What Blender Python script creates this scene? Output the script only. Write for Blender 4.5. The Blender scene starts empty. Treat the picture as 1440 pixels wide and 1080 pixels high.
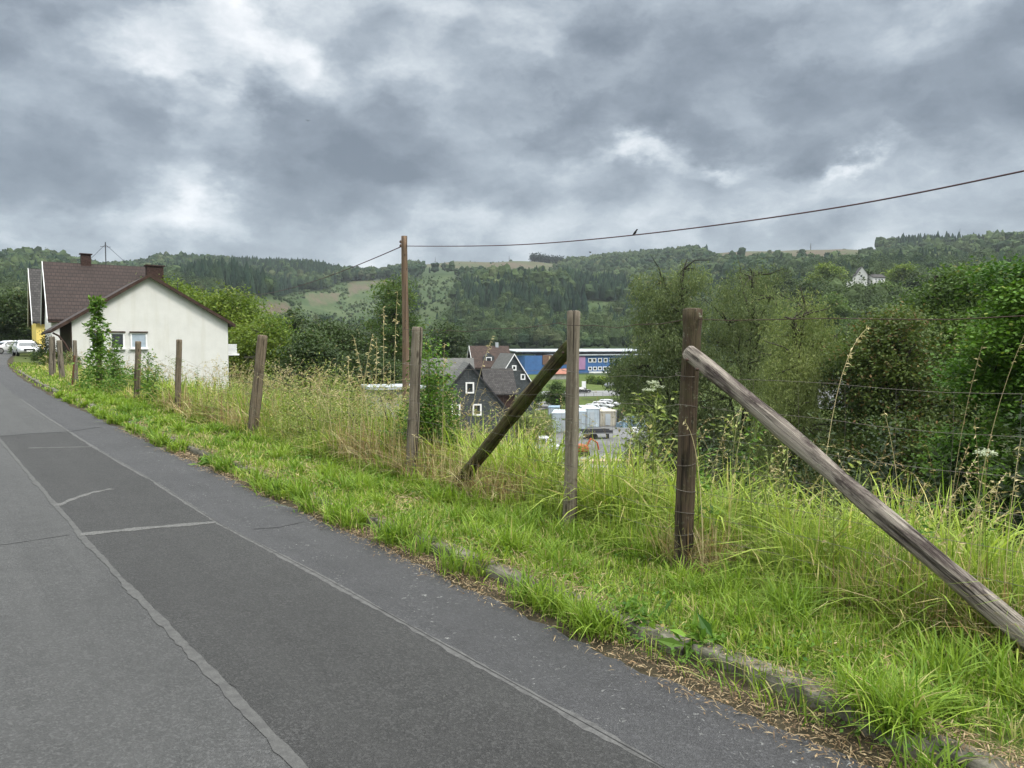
import bpy, math, random
import numpy as np
from mathutils import Vector, Matrix, Euler

R = math.radians
rng = np.random.default_rng(7)
random.seed(7)
scene = bpy.context.scene
COL = scene.collection

# ------------------------------------------------------------------ camera maths
EYE = 1.6
PITCH = R(2.9)
F = 1080.0
CP, SP = math.cos(PITCH), math.sin(PITCH)


def ray(px, py):
    u = (px - 720) / F
    v = -(py - 540) / F
    d = np.array([u, CP + v * SP, -SP + v * CP])
    return d / d[1]


def at(px, py, Y):
    d = ray(px, py)
    return Vector((d[0] * Y, Y, EYE + d[2] * Y))


def proj(x, y, z):
    zz = z - EYE
    f = y * CP - zz * SP
    up = y * SP + zz * CP
    f = np.where(np.abs(f) < 1e-6, 1e-6, f)
    return 720 + F * x / f, 540 - F * up / f


# ------------------------------------------------------------------ terrain
def smooth(a, b, t):
    u = np.clip((t - a) / (b - a), 0, 1)
    return u * u * (3 - 2 * u)


def softplus(x, k):
    return k * np.logaddexp(0, np.asarray(x, float) / k)


def shift(s):
    s = np.asarray(s, float)
    q = np.clip(s - 25, 0, 70)
    return .0008 * q * q + np.clip(s - 95, 0, None) * .112


def zroad(s):
    s = np.asarray(s, float)
    return np.minimum(.0085 * softplus(s - 20, 5), 2.2)


def sn(x, y):
    s = -.6 * x + .8 * y
    n = .8 * x + .6 * y
    return s, n - shift(s)


def xy(s, n):
    n = n + shift(s)
    return -.6 * s + .8 * n, .8 * s + .6 * n


SKY_PX = np.array([-900, -300, 0, 48, 100, 150, 200, 230, 330, 420, 500, 540, 600, 640, 700, 750, 800, 860, 900, 1000, 1050, 1130, 1200, 1280, 1350, 1440, 1700, 2400])
SKY_PY = np.array([400, 395, 397, 387, 386, 386, 384, 376, 382, 386, 391, 389, 373, 369, 371, 373, 376, 366, 364, 358, 356, 354, 357, 358, 359, 353, 348, 385])


def bumps(x, y):
    h = 0
    for (k, a, ph) in ((.0065, 7, 1.3), (.013, 4, 4.1), (.027, 2.0, 2.2), (.05, .9, .3)):
        h = h + a * np.sin(k * x * 1.1 + ph + 1.7 * np.sin(k * .7 * y + ph)) * np.sin(k * y * .9 - ph + 1.1 * np.sin(k * .8 * x))
    return h


def height(x, y):
    x = np.asarray(x, float)
    y = np.asarray(y, float)
    s, n = sn(x, y)
    zr = zroad(s)
    slope = .55 + (.27 - .55) * smooth(12, 42, s)
    z = zr + .06 * smooth(2.95, 3.1, n) - .01 * smooth(3.2, 4.2, n) - .03 * smooth(4.4, 6, n)
    z = z - .035 * (1 - smooth(2.72, 2.8, n))
    z = z - slope * softplus(n - 5.6, .5)
    z = z + .16 * np.clip(-n - 4.6, 0, 60)
    r = np.hypot(x, y)
    zf = -11 + 2.6 * smooth(120, 270, r)
    m = softplus(z - zf, .6) + zf
    z = np.where(n < 4, z, m)
    # hills
    ang = np.arctan2(x, np.maximum(y, -1e9))
    px = 720 + F * np.tan(np.clip(ang, -1.02, 1.02))
    spy = np.interp(px, SKY_PX, SKY_PY)
    Rr = np.interp(px, [0, 400, 900, 1050, 1500], [1150, 1400, 1550, 1250, 1100])
    r0 = np.interp(px, [0, 200, 400, 900, 1060, 1200, 1500], [250, 260, 320, 330, 220, 160, 150])
    c = np.cos(np.clip(ang, -1.0, 1.0))
    elev = (485 - spy) / F
    A = elev * Rr * c + 1.6 - (-8.4)
    t = np.clip((r - r0) / (Rr - r0), 0, 1)
    prof = .45 * t + .55 * t * t * (3 - 2 * t)
    back = np.cos(np.clip(ang / 2, -1.5, 1.5)) ** 2
    front = smooth(-.2, .5, np.cos(ang))
    hill = A * prof * front
    hill = hill - .10 * np.clip(r - Rr, 0, 600) * front
    hill = hill + bumps(x, y) * smooth(.05, .35, t) * front * (1 - .75 * smooth(.75, 1, t))
    # wooded knoll in mid distance, and a spur on the left
    hill = hill + 24 * np.exp(-((px - 735) / 105) ** 2 - ((r - 700) / 130) ** 2) * front
    hill = hill + 26 * np.exp(-((px - 330) / 120) ** 2 - ((r - 640) / 120) ** 2) * front
    hill = hill - 14 * np.exp(-((px - 520) / 90) ** 2 - ((r - 560) / 160) ** 2) * front
    hill = hill + 10 * np.exp(-((px - 1180) / 130) ** 2 - ((r - 300) / 60) ** 2) * front
    return z + np.where(r > 140, hill, 0)


def gz(x, y):
    return float(height(np.array([x]), np.array([y]))[0])


def G(px, py, dmax=2500):
    """the point of the ground seen at a place"""
    d = ray(px, py)
    Y = np.concatenate([np.linspace(2, 60, 400), np.linspace(60.2, dmax, 9000)])
    z = EYE + d[2] * Y
    h = height(d[0] * Y, Y)
    i = np.argmax(z < h)
    y = Y[i]
    return Vector((d[0] * y, y, float(h[i])))


# ------------------------------------------------------------------ mesh builder
class MB:
    def __init__(self):
        self.v = []
        self.f = []          # (array of faces (n,k))
        self.c = []
        self.m = []
        self.nv = 0

    def add(self, v, f, c=None, m=0):
        v = np.asarray(v, float).reshape(-1, 3)
        if not isinstance(f, list):
            f = [f]
        for a in f:
            a = np.asarray(a, np.int64)
            self.f.append(a + self.nv)
            self.m.append(np.full(len(a), m, np.int32))
        self.v.append(v)
        if c is None:
            c = np.full((len(v), 4), .5)
        else:
            c = np.broadcast_to(np.asarray(c, float), (len(v), 4))
        self.c.append(c)
        self.nv += len(v)

    def box(self, c, size, M=None, m=0, col=None):
        x, y, z = np.array(size) / 2
        v = np.array([[sx * x, sy * y, sz * z] for sz in (-1, 1) for sy in (-1, 1) for sx in (-1, 1)])
        if M is not None:
            v = v @ np.array(M.to_3x3()).T
        v = v + np.array(c)
        f = np.array([[0, 2, 3, 1], [4, 5, 7, 6], [0, 1, 5, 4], [2, 6, 7, 3], [0, 4, 6, 2], [1, 3, 7, 5]])
        self.add(v, f, col, m)

    def poly_prism(self, pts, off, m=0, col=None):
        """closed planar outline (n,3) swept by the vector off"""
        p = np.array([list(q) for q in pts], float)
        n = len(p)
        v = np.vstack([p, p + np.array(off)])
        side = np.array([[i, (i + 1) % n, n + (i + 1) % n, n + i] for i in range(n)])
        self.add(v, [np.array([list(range(n))[::-1]]), np.array([list(range(n, 2 * n))]), side], col, m)

    def tube(self, pts, rad, k=8, m=0, col=None, cap=True, jit=0, groove=0):
        p = np.array([list(q) for q in pts], float)
        n = len(p)
        rad = np.broadcast_to(np.asarray(rad, float), (n,))
        t = np.gradient(p, axis=0)
        t /= np.linalg.norm(t, axis=1)[:, None] + 1e-12
        a = np.cross(t[0], [0, 0, 1.0])
        if np.linalg.norm(a) < .1:
            a = np.cross(t[0], [0, 1.0, 0])
        a /= np.linalg.norm(a)
        V = []
        gr = 1 + groove * rng.normal(size=k)
        gw = rng.uniform(0, 6.28, k)
        th = np.arange(k) * 2 * math.pi / k
        for i in range(n):
            a = a - t[i] * np.dot(a, t[i])
            a /= np.linalg.norm(a) + 1e-12
            b = np.cross(t[i], a)
            rr = rad[i] * (1 + (rng.uniform(-jit, jit, k) if jit else 0)) * (gr + groove * .6 * np.sin(i * .45 + gw) if groove else 1)
            V.append(p[i] + (np.cos(th) * rr)[:, None] * a + (np.sin(th) * rr)[:, None] * b)
        V = np.vstack(V)
        fs = []
        i = np.arange(n - 1)[:, None] * k
        j = np.arange(k)[None, :]
        j2 = (j + 1) % k
        q = np.stack([i + j, i + j2, i + k + j2, i + k + j], -1).reshape(-1, 4)
        fs = [q]
        if cap:
            fs.append(np.array([list(range(k))[::-1]]))
            fs.append(np.array([list(range((n - 1) * k, n * k))]))
        self.add(V, fs, col, m)

    def build(self, name, mats, parent=None, smooth=False, loc=None):
        me = bpy.data.meshes.new(name)
        if not self.v:
            self.add([[0, 0, 0], [0.001, 0, 0], [0, .001, 0]], np.array([[0, 1, 2]]))
        v = np.vstack(self.v)
        me.vertices.add(len(v))
        me.vertices.foreach_set('co', v.astype(np.float32).ravel())
        tot = np.concatenate([np.full(len(a), a.shape[1], np.int64) for a in self.f])
        loops = np.concatenate([a.ravel() for a in self.f])
        me.loops.add(len(loops))
        me.loops.foreach_set('vertex_index', loops.astype(np.int32))
        start = np.concatenate([[0], np.cumsum(tot)[:-1]])
        me.polygons.add(len(tot))
        me.polygons.foreach_set('loop_start', start.astype(np.int32))
        me.polygons.foreach_set('material_index', np.concatenate(self.m).astype(np.int32))
        me.polygons.foreach_set('use_smooth', np.full(len(tot), smooth, bool))
        at_ = me.color_attributes.new('tint', 'FLOAT_COLOR', 'POINT')
        at_.data.foreach_set('color', np.vstack(self.c).astype(np.float32).ravel())
        me.update(calc_edges=True)
        if not isinstance(mats, (list, tuple)):
            mats = [mats]
        for q in mats:
            me.materials.append(q)
        o = bpy.data.objects.new(name, me)
        COL.objects.link(o)
        if parent is not None:
            o.parent = parent
        if loc is not None:
            o.location = loc
        return o


def tag(o, label=None, cat=None, group=None, kind=None):
    if label:
        o['label'] = label
    if cat:
        o['category'] = cat
    if group:
        o['group'] = group
    if kind:
        o['kind'] = kind
    return o


def thing(name, label, cat, loc=(0, 0, 0), rz=0, group=None):
    o = bpy.data.objects.new(name, None)
    o.empty_display_size = .2
    COL.objects.link(o)
    o.location = loc
    o.rotation_euler = (0, 0, rz)
    return tag(o, label, cat, group)


def dup(root, loc, rz=0, scale=1, label=None):
    r = root.copy()
    COL.objects.link(r)
    r.location = loc
    r.rotation_euler = (0, 0, rz)
    r.scale = (scale, scale, scale) if not isinstance(scale, tuple) else scale
    if label:
        r['label'] = label
    for ch in root.children:
        c = ch.copy()
        COL.objects.link(c)
        c.parent = r
        for g in ch.children:
            d = g.copy()
            COL.objects.link(d)
            d.parent = c
    return r


# ------------------------------------------------------------------ materials
def new_mat(name):
    m = bpy.data.materials.new(name)
    m.use_nodes = True
    nt = m.node_tree
    nt.nodes.clear()
    return m, nt


class N:
    def __init__(self, nt):
        self.nt = nt

    def n(self, t, **kw):
        x = self.nt.nodes.new('ShaderNode' + t)
        ins = kw.pop('i', {})
        for k, v in kw.items():
            setattr(x, k, v)
        for k, v in ins.items():
            self.set(x, k, v)
        return x

    def set(self, x, k, v):
        s = x.inputs[k]
        if hasattr(v, 'is_output'):
            self.nt.links.new(v, s)
        elif isinstance(v, bpy.types.Node):
            self.nt.links.new(v.outputs[0], s)
        else:
            if isinstance(v, tuple) and len(v) == 3 and s.type == 'RGBA':
                v = v + (1,)
            s.default_value = v

    def math(self, op, a, b=None, c=None, clamp=False):
        x = self.n('Math', operation=op, use_clamp=clamp)
        self.set(x, 0, a)
        if b is not None:
            self.set(x, 1, b)
        if c is not None:
            self.set(x, 2, c)
        return x.outputs[0]

    def mix(self, f, a, b, blend='MIX'):
        x = self.n('Mix', data_type='RGBA', blend_type=blend)
        self.set(x, 0, f)
        self.set(x, 6, a)
        self.set(x, 7, b)
        return x.outputs[2]

    def noise(self, vec, scale, detail=4, rough=.55, dist=0, col=False):
        x = self.n('TexNoise', i={'Scale': scale, 'Detail': detail, 'Roughness': rough, 'Distortion': dist})
        if vec is not None:
            self.set(x, 'Vector', vec)
        return x.outputs[1 if col else 0]

    def ramp(self, f, stops):
        x = self.n('ValToRGB')
        e = x.color_ramp.elements
        while len(e) < len(stops):
            e.new(.5)
        for q, (p, c) in zip(e, stops):
            q.position = p
            q.color = (c + (1,)) if isinstance(c, tuple) else (c, c, c, 1)
        self.set(x, 0, f)
        return x.outputs[0]

    def mapping(self, vec, scale=(1, 1, 1), loc=(0, 0, 0), rot=(0, 0, 0)):
        x = self.n('Mapping')
        self.set(x, 'Vector', vec)
        x.inputs['Scale'].default_value = scale
        x.inputs['Location'].default_value = loc
        x.inputs['Rotation'].default_value = rot
        return x.outputs[0]

    def bump(self, h, strength=.3, dist=.01):
        return self.n('Bump', i={'Height': h, 'Strength': strength, 'Distance': dist}).outputs[0]

    def out(self, sh):
        o = self.n('OutputMaterial')
        self.nt.links.new(sh if hasattr(sh, 'is_output') else sh.outputs[0], o.inputs[0])

    def principled(self, col, rough=.7, spec=.3, metal=0, normal=None, coat=0):
        p = self.n('BsdfPrincipled')
        self.set(p, 'Base Color', col)
        self.set(p, 'Roughness', rough)
        self.set(p, 'Specular IOR Level', spec)
        self.set(p, 'Metallic', metal)
        self.set(p, 'Coat Weight', coat)
        if normal is not None:
            self.set(p, 'Normal', normal)
        return p.outputs[0]


def simple(name, col, rough=.7, spec=.3, metal=0, var=.15, scale=3, coat=0, bump=0):
    m, nt = new_mat(name)
    q = N(nt)
    pos = q.n('TexCoord').outputs['Object']
    nz = q.noise(pos, scale, 5, .6)
    d = tuple(c * (1 - var * 1.6) for c in col)
    l = tuple(min(1, c * (1 + var)) for c in col)
    c = q.mix(q.ramp(nz, [(.3, 0.0), (.7, 1.0)]), d, l)
    nrm = q.bump(q.noise(pos, scale * 12, 4), bump, .01) if bump else None
    q.out(q.principled(c, rough, spec, metal, nrm, coat))
    return m


def leaf_mat(name, dark, light, dry=(.30, .22, .08), trans=.35, spec=.25, rough=.55):
    """tint attribute: r dark to light, g brightness, b dryness"""
    m, nt = new_mat(name)
    q = N(nt)
    a = q.n('Attribute', attribute_name='tint')
    s = q.n('SeparateColor')
    q.set(s, 0, a.outputs['Color'])
    c = q.mix(s.outputs[0], dark, light)
    c = q.mix(s.outputs[2], c, dry)
    c = q.mix(1.0, c, q.n('CombineColor', i={0: q.math('MULTIPLY_ADD', s.outputs[1], .8, .6), 1: q.math('MULTIPLY_ADD', s.outputs[1], .8, .6), 2: q.math('MULTIPLY_ADD', s.outputs[1], .8, .6)}).outputs[0], 'MULTIPLY')
    p = q.principled(c, rough, spec)
    t = q.n('BsdfTranslucent')
    q.set(t, 0, q.mix(1.0, c, (1.0, 1.05, .7), 'MULTIPLY'))
    x = q.n('MixShader')
    q.set(x, 0, trans)
    q.set(x, 1, p)
    q.set(x, 2, t)
    q.out(x)
    return m


def wood_mat(name, light, dark, stain, stain_amt=.4, zs=1.2, moss=0, fs=1.0):
    m, nt = new_mat(name)
    q = N(nt)
    pos = q.n('TexCoord').outputs['Object']
    oi = q.n('ObjectInfo').outputs['Random']
    off = q.n('VectorMath', operation='ADD', i={0: pos, 1: q.n('CombineXYZ', i={0: q.math('MULTIPLY', oi, 7.0), 1: 0.0, 2: q.math('MULTIPLY', oi, 31.0)}).outputs[0]}).outputs[0]
    g = q.noise(q.mapping(off, (60 * fs, 60 * fs, zs)), 1, 6, .65, .6)
    g2 = q.noise(q.mapping(off, (22 * fs, 22 * fs, zs * .6)), 1, 4, .6, .8)
    st = q.noise(q.mapping(off, (9 * fs, 9 * fs, 2.2)), 1, 5, .7, .5)
    c = q.mix(q.ramp(g, [(.32, 0.0), (.66, 1.0)]), dark, light)
    c = q.mix(q.math('MULTIPLY', q.ramp(st, [(.47, 0.0), (.6, 1.0)]), stain_amt), c, stain)
    vk = q.n('TexVoronoi', feature='F1', i={'Scale': 1.0})
    q.set(vk, 'Vector', q.mapping(off, (11, 11, 3.2)))
    c = q.mix(q.ramp(vk.outputs['Distance'], [(.10, .85), (.2, 0.0)]), c, tuple(x * .5 for x in dark))
    li = q.noise(off, 38, 4, .7)
    lr = q.noise(off, 3.1, 3, .6)
    c = q.mix(q.math('MULTIPLY', q.ramp(li, [(.58, 0.0), (.66, .75)]), q.ramp(lr, [(.45, 0.0), (.6, 1.0)])), c, (.30, .31, .23))
    crack = q.ramp(g2, [(.37, 1.0), (.425, 0.0)])
    c = q.mix(q.math('MULTIPLY', crack, .8), c, (.018, .014, .011))
    if moss:
        ms = q.noise(off, 6, 5, .7)
        c = q.mix(q.math('MULTIPLY', q.ramp(ms, [(.45, 0.0), (.62, 1.0)]), moss), c, (.085, .1, .028))
    h = q.math('SUBTRACT', q.math('ADD', g, q.math('MULTIPLY', g2, .8)), q.math('MULTIPLY', crack, .8))
    q.out(q.principled(c, .85, .2, 0, q.bump(h, 1.0, .02)))
    return m


def asphalt(name, base, speck=.5, flecks=0.0, stains=.25):
    m, nt = new_mat(name)
    q = N(nt)
    pos = q.n('NewGeometry').outputs['Position']
    vor = q.n('TexVoronoi', feature='F1', i={'Scale': 135.0, 'Randomness': 1.0})
    q.set(vor, 'Vector', pos)
    cellc = q.n('SeparateColor')
    q.set(cellc, 0, vor.outputs['Color'])
    fine = q.noise(pos, 260, 3, .7)
    mid = q.noise(pos, 6, 5, .6)
    big = q.noise(q.mapping(pos, (1, 1, 1)), .7, 4, .6, .6)
    b = tuple(x for x in base)
    vor2 = q.n('TexVoronoi', feature='F1', i={'Scale': 88.0, 'Randomness': 1.0})
    q.set(vor2, 'Vector', pos)
    cell2 = q.n('SeparateColor')
    q.set(cell2, 0, vor2.outputs['Color'])
    c = q.mix(q.math('MULTIPLY', q.ramp(cellc.outputs[0], [(0, 0.0), (.75, .25), (1, 1.0)]), speck), tuple(x * .72 for x in b), tuple(x * 2.1 for x in b))
    c = q.mix(q.math('MULTIPLY', q.ramp(cell2.outputs[0], [(.72, 0.0), (.86, 1.0)]), speck), c, tuple(x * 1.9 for x in b))
    c = q.mix(q.math('MULTIPLY', q.ramp(cell2.outputs[1], [(.6, 0.0), (.9, 1.0)]), speck), c, tuple(x * .5 for x in b))
    c = q.mix(q.ramp(fine, [(.4, 0.0), (.68, .5)]), c, tuple(x * .45 for x in b))
    c = q.mix(q.math('MULTIPLY', q.ramp(mid, [(.35, 0.0), (.7, 1.0)]), .3), c, tuple(x * 1.35 for x in b))
    c = q.mix(q.math('MULTIPLY', q.ramp(big, [(.4, 0.0), (.65, 1.0)]), stains), c, tuple(x * .6 for x in b))
    if flecks:
        sp = q.noise(pos, 34, 4, .62, .8)
        reg = q.noise(pos, 2.6, 3, .5)
        fl = q.math('MULTIPLY', q.ramp(sp, [(.63, 0.0), (.67, 1.0)]), q.ramp(reg, [(.45, 0.0), (.6, flecks)]))
        c = q.mix(fl, c, (.30, .30, .285))
    bl = q.noise(pos, 1.7, 6, .7, .4)
    c = q.mix(q.math('MULTIPLY', q.ramp(bl, [(.56, 0.0), (.64, 1.0)]), .3), c, tuple(x * .55 for x in b))
    # worn streaks along the road
    rotp = q.mapping(pos, (1, 1, 1), (0, 0, 0), (0, 0, R(-36.9)))
    stv = q.noise(q.mapping(rotp, (2.6, .12, 1)), 1, 4, .6)
    c = q.mix(q.math('MULTIPLY', q.ramp(stv, [(.42, 0.0), (.65, 1.0)]), .22), c, tuple(x * 1.5 for x in b))
    h = q.math('ADD', q.math('MULTIPLY', vor.outputs['Distance'], 4.0), fine)
    q.out(q.principled(c, .78, .35, 0, q.bump(h, .55, .006)))
    return m


M = {}
M['grass'] = leaf_mat('grass blade', (.08, .175, .017), (.28, .375, .048), (.49, .41, .2), .4)
M['tallgrass'] = leaf_mat('tall grass blade', (.105, .19, .024), (.35, .43, .075), (.53, .43, .2), .4)
M['straw'] = leaf_mat('dry stalk', (.40, .33, .17), (.56, .48, .28), (.28, .18, .08), .25)
M['litter'] = leaf_mat('leaf litter', (.07, .042, .022), (.27, .175, .09), (.34, .26, .15), .1)
M['weed'] = leaf_mat('weed leaf', (.05, .13, .018), (.15, .25, .035), (.35, .27, .09), .35)
M['paleweed'] = leaf_mat('pale weed leaf', (.12, .18, .035), (.31, .35, .1), (.42, .34, .15), .35)
M['umbel'] = simple('umbel floret', (.50, .54, .38), .8, .1)
M['stem'] = simple('plant stem', (.16, .2, .05), .7, .2)

M['leaf_willow'] = leaf_mat('willow leaf', (.07, .098, .038), (.20, .245, .10), (.26, .25, .13), .4)
M['leaf_birch'] = leaf_mat('birch leaf', (.10, .14, .04), (.27, .31, .11), (.30, .29, .13), .4)
M['leaf_red'] = leaf_mat('reddish leaf', (.045, .08, .02), (.125, .165, .042), (.20, .115, .05), .38)
M['leaf_maple'] = leaf_mat('maple leaf', (.05, .125, .016), (.145, .255, .034), (.26, .28, .06), .38)
M['leaf_dark'] = leaf_mat('dark leaf', (.024, .048, .015), (.07, .105, .03), (.12, .11, .04), .3)
M['leaf_lime'] = leaf_mat('yellow green leaf', (.06, .11, .015), (.19, .25, .035), (.24, .24, .06), .4)
M['leaf_mid'] = leaf_mat('mid green leaf', (.045, .09, .022), (.13, .19, .045), (.20, .18, .07), .38)
M['forest'] = leaf_mat('forest canopy', (.019, .04, .021), (.072, .102, .04), (.11, .12, .06), .2, .1, .9)
M['conifer'] = leaf_mat('conifer canopy', (.012, .028, .02), (.032, .055, .03), (.07, .07, .04), .05, .1, .9)
M['leaf_shade'] = leaf_mat('shade darkened leaf', (.012, .026, .008), (.042, .065, .018), (.06, .06, .02), .2)  # shade under the bank trees put into the leaf colour
M['bark'] = wood_mat('bark', (.10, .085, .065), (.035, .028, .022), (.05, .05, .03), .4)
M['bark_dark'] = wood_mat('dark bark', (.045, .038, .03), (.015, .012, .01), (.03, .03, .02), .4)

M['post'] = wood_mat('post wood', (.24, .19, .135), (.10, .075, .05), (.07, .06, .04), .5)
M['post_grey'] = wood_mat('grey post wood', (.27, .235, .185), (.115, .09, .066), (.075, .062, .045), .5)
M['post_dark'] = wood_mat('dark post wood', (.105, .075, .05), (.035, .026, .018), (.075, .05, .035), .4, moss=.2)
M['brace_light'] = wood_mat('light brace wood', (.38, .335, .285), (.15, .125, .105), (.06, .045, .042), .95, .9)
M['brace_dark'] = wood_mat('mossy brace wood', (.12, .095, .05), (.04, .03, .018), (.02, .016, .012), .6, moss=.75)
M['pole'] = wood_mat('pole wood', (.22, .145, .095), (.12, .08, .055), (.17, .13, .1), .35, .5)
M['wire'] = simple('weathered wire', (.16, .14, .12), .6, .4, .5)
M['rust_wire'] = simple('rusty wire', (.07, .045, .035), .7, .3, .3)
M['cable'] = simple('cable', (.075, .036, .038), .6, .3)

M['road'] = asphalt('old asphalt', (.064, .0637, .063), .55, 0, .25)
M['road_strip'] = asphalt('edge asphalt', (.052, .0515, .0535), .5, .9, .35)
M['road_patch'] = asphalt('dark asphalt patch', (.037, .0364, .0355), .85, 0, .3)
M['seal'] = asphalt('joint sealant', (.12, .118, .113), .5, 0, .25)


def broken(name, base, holes, lo, hi):
    m, nt = new_mat(name)
    q = N(nt)
    pos = q.n('NewGeometry').outputs['Position']
    n1 = q.noise(pos, 16, 5, .7)
    n2 = q.noise(pos, 120, 3, .7)
    c = q.mix(q.ramp(n1, [(lo, 0.0), (hi, 1.0)]), holes, base)
    c = q.mix(q.ramp(n2, [(.4, .55), (.6, 0.0)]), c, tuple(x * .6 for x in base))
    q.out(q.principled(c, .85, .25, 0, q.bump(n2, .5, .004)))
    return m


M['seam'] = broken('broken pale seam', (.088, .087, .084), (.060, .059, .058), .38, .58)
M['joint'] = broken('thin sealed joint', (.105, .103, .1), (.054, .053, .052), .36, .56)
M['crack'] = simple('crack filler', (.028, .028, .028), .8, .2)
M['kerb'] = simple('kerb stone', (.15, .14, .11), .9, .2, 0, .45, 9, 0, .5)


def ground_mat():
    m, nt = new_mat('ground soil and turf')
    q = N(nt)
    a = q.n('Attribute', attribute_name='tint').outputs['Color']
    pos = q.n('NewGeometry').outputs['Position']
    n1 = q.noise(pos, .035, 6, .65)
    n2 = q.noise(pos, .35, 6, .7)
    n3 = q.noise(pos, 14, 5, .7)
    c = q.mix(q.math('MULTIPLY', q.ramp(n1, [(.35, 0.0), (.65, 1.0)]), .5), a, q.mix(1.0, a, (.62, .72, .6), 'MULTIPLY'))
    c = q.mix(q.math('MULTIPLY', q.ramp(n2, [(.42, 0.0), (.62, 1.0)]), .5), c, q.mix(1.0, c, (.45, .55, .45), 'MULTIPLY'))
    c = q.mix(q.math('MULTIPLY', q.ramp(n3, [(.4, 0.0), (.65, 1.0)]), .6), c, q.mix(1.0, c, (.5, .5, .5), 'MULTIPLY'))
    q.out(q.principled(c, .95, .1, 0, q.bump(n3, .4, .03)))
    return m


M['ground'] = ground_mat()


# ------------------------------------------------------------------ far land cover, by place on the hills
def inside(px, py, poly):
    r = np.zeros(px.shape, bool)
    n = len(poly)
    for i in range(n):
        x1, y1 = poly[i]
        x2, y2 = poly[(i + 1) % n]
        c = ((y1 > py) != (y2 > py)) & (px < (x2 - x1) * (py - y1) / (y2 - y1 + 1e-9) + x1)
        r ^= c
    return r


CLEAR_BROWN = [[(585, 362), (640, 364), (790, 366), (800, 378), (735, 384), (640, 379), (585, 378)],
               [(985, 345), (1240, 340), (1250, 352), (1160, 366), (1060, 366), (990, 358)],
               [(1330, 352), (1445, 345), (1445, 356), (1370, 360)],
               [(345, 428), (400, 424), (410, 440), (360, 446)],
               [(500, 397), (560, 393), (562, 400), (508, 410), (478, 417)], [(425, 414), (468, 410), (478, 424), (440, 432)]]
CLEAR_GREEN = [[(340, 424), (430, 409), (480, 400), (570, 393), (520, 470), (440, 470), (345, 450)],
               [(590, 386), (640, 388), (650, 402), (620, 440), (600, 480), (560, 480), (585, 420)],
               [(800, 428), (870, 424), (900, 436), (850, 446), (790, 442)],
               [(370, 395), (430, 398), (425, 402), (370, 400)],
               [(700, 384), (780, 388), (780, 396), (740, 396)]]
CONIFER = [[(795, 400), (880, 405), (885, 424), (795, 428)],
           [(330, 372), (470, 382), (460, 400), (380, 392), (330, 386)],
           [(230, 385), (350, 392), (420, 410), (410, 418), (320, 420), (240, 400)],
           [(640, 405), (700, 415), (780, 430), (840, 440), (830, 460), (740, 440), (640, 440)],
           [(1290, 340), (1440, 326), (1440, 340), (1340, 350), (1240, 362)]]


def cover(x, y, z):
    """0 wood, 1 brown clearing, 2 green clearing, 3 conifer"""
    px, py = proj(x, y, z)
    wob = 6 * np.sin(x * .031 + 1.3 * np.sin(y * .02)) + 4 * np.sin(y * .043 + x * .012)
    k = np.zeros(px.shape, int)
    for p in CONIFER:
        k[inside(px + wob, py + 0 * wob, p)] = 3
    for p in CLEAR_GREEN:
        k[inside(px + wob, py + .25 * wob, p)] = 2
    for p in CLEAR_BROWN:
        k[inside(px + wob, py + .2 * wob, p)] = 1
    return k


def build_ground():
    fine = np.radians(np.arange(-42, 42.01, .13))
    rest = np.radians(np.arange(42 + 1.6, 360 - 42 - .5, 1.6))
    th = np.concatenate([fine, rest])
    r = np.concatenate([np.geomspace(.4, 30, 110), np.geomspace(30.5, 2600, 230)[0:]])
    T, RR = np.meshgrid(th, r)
    x = np.sin(T) * RR
    y = np.cos(T) * RR
    z = height(x, y)
    nr, nt_ = x.shape
    v = np.stack([x, y, z], -1).reshape(-1, 3)
    i = np.arange(nr - 1)[:, None] * nt_
    j = np.arange(nt_)[None, :]
    j2 = (j + 1) % nt_
    f = np.stack([i + j, i + j2, i + nt_ + j2, i + nt_ + j], -1).reshape(-1, 4)
    f = f[:, ::-1]
    X, Y, Z = v.T
    s, n = sn(X, Y)
    rad = np.hypot(X, Y)
    c = np.zeros((len(v), 4))
    c[:] = (.10, .13, .035, 1)                     # turf
    c[(n > 2.6) & (n < 3.1) & (rad < 120)] = (.075, .06, .04, 1)
    c[(n > 3.1) & (n < 7) & (rad < 120)] = (.10, .12, .035, 1)
    c[(n > 7) & (rad < 140)] = (.05, .065, .022, 1)
    far = rad > 260
    k = cover(X, Y, Z)
    c[far] = (.045, .07, .026, 1)
    mo = np.clip(.5 + .5 * np.sin(X * .045 + 2 * np.sin(Y * .03)) + .35 * np.sin(X * .13 + Y * .07) + .4 * rng.normal(size=len(X)), 0, 1)[:, None]
    cg = np.array([[.075, .10, .042, 1]])
    cb = np.array([[.125, .095, .07, 1]])
    c[far & (k == 1)] = (cb * (1 - .75 * mo) + cg * .75 * mo)[far & (k == 1)]
    c[far & (k == 2)] = (np.array([[.08, .105, .045, 1]]) * (1 - .7 * mo) + np.array([[.04, .07, .025, 1]]) * .7 * mo)[far & (k == 2)]
    cent = np.array([[0, 0, gz(0, 0)]])
    mb = MB()
    mb.add(v, f, c)
    nv = len(v)
    fan = np.array([[nv, (q + 1) % nt_, q] for q in range(nt_)])
    mb2 = MB()
    mb.v.append(cent); mb.c.append(np.array([[.1, .1, .1, 1]])); mb.f.append(fan); mb.m.append(np.zeros(len(fan), np.int32)); mb.nv += 1
    o = mb.build('ground', M['ground'], smooth=True)
    tag(o, kind='structure')
    return float(z.min()), float(z.max())


LOW, HIGH = build_ground()


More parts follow.
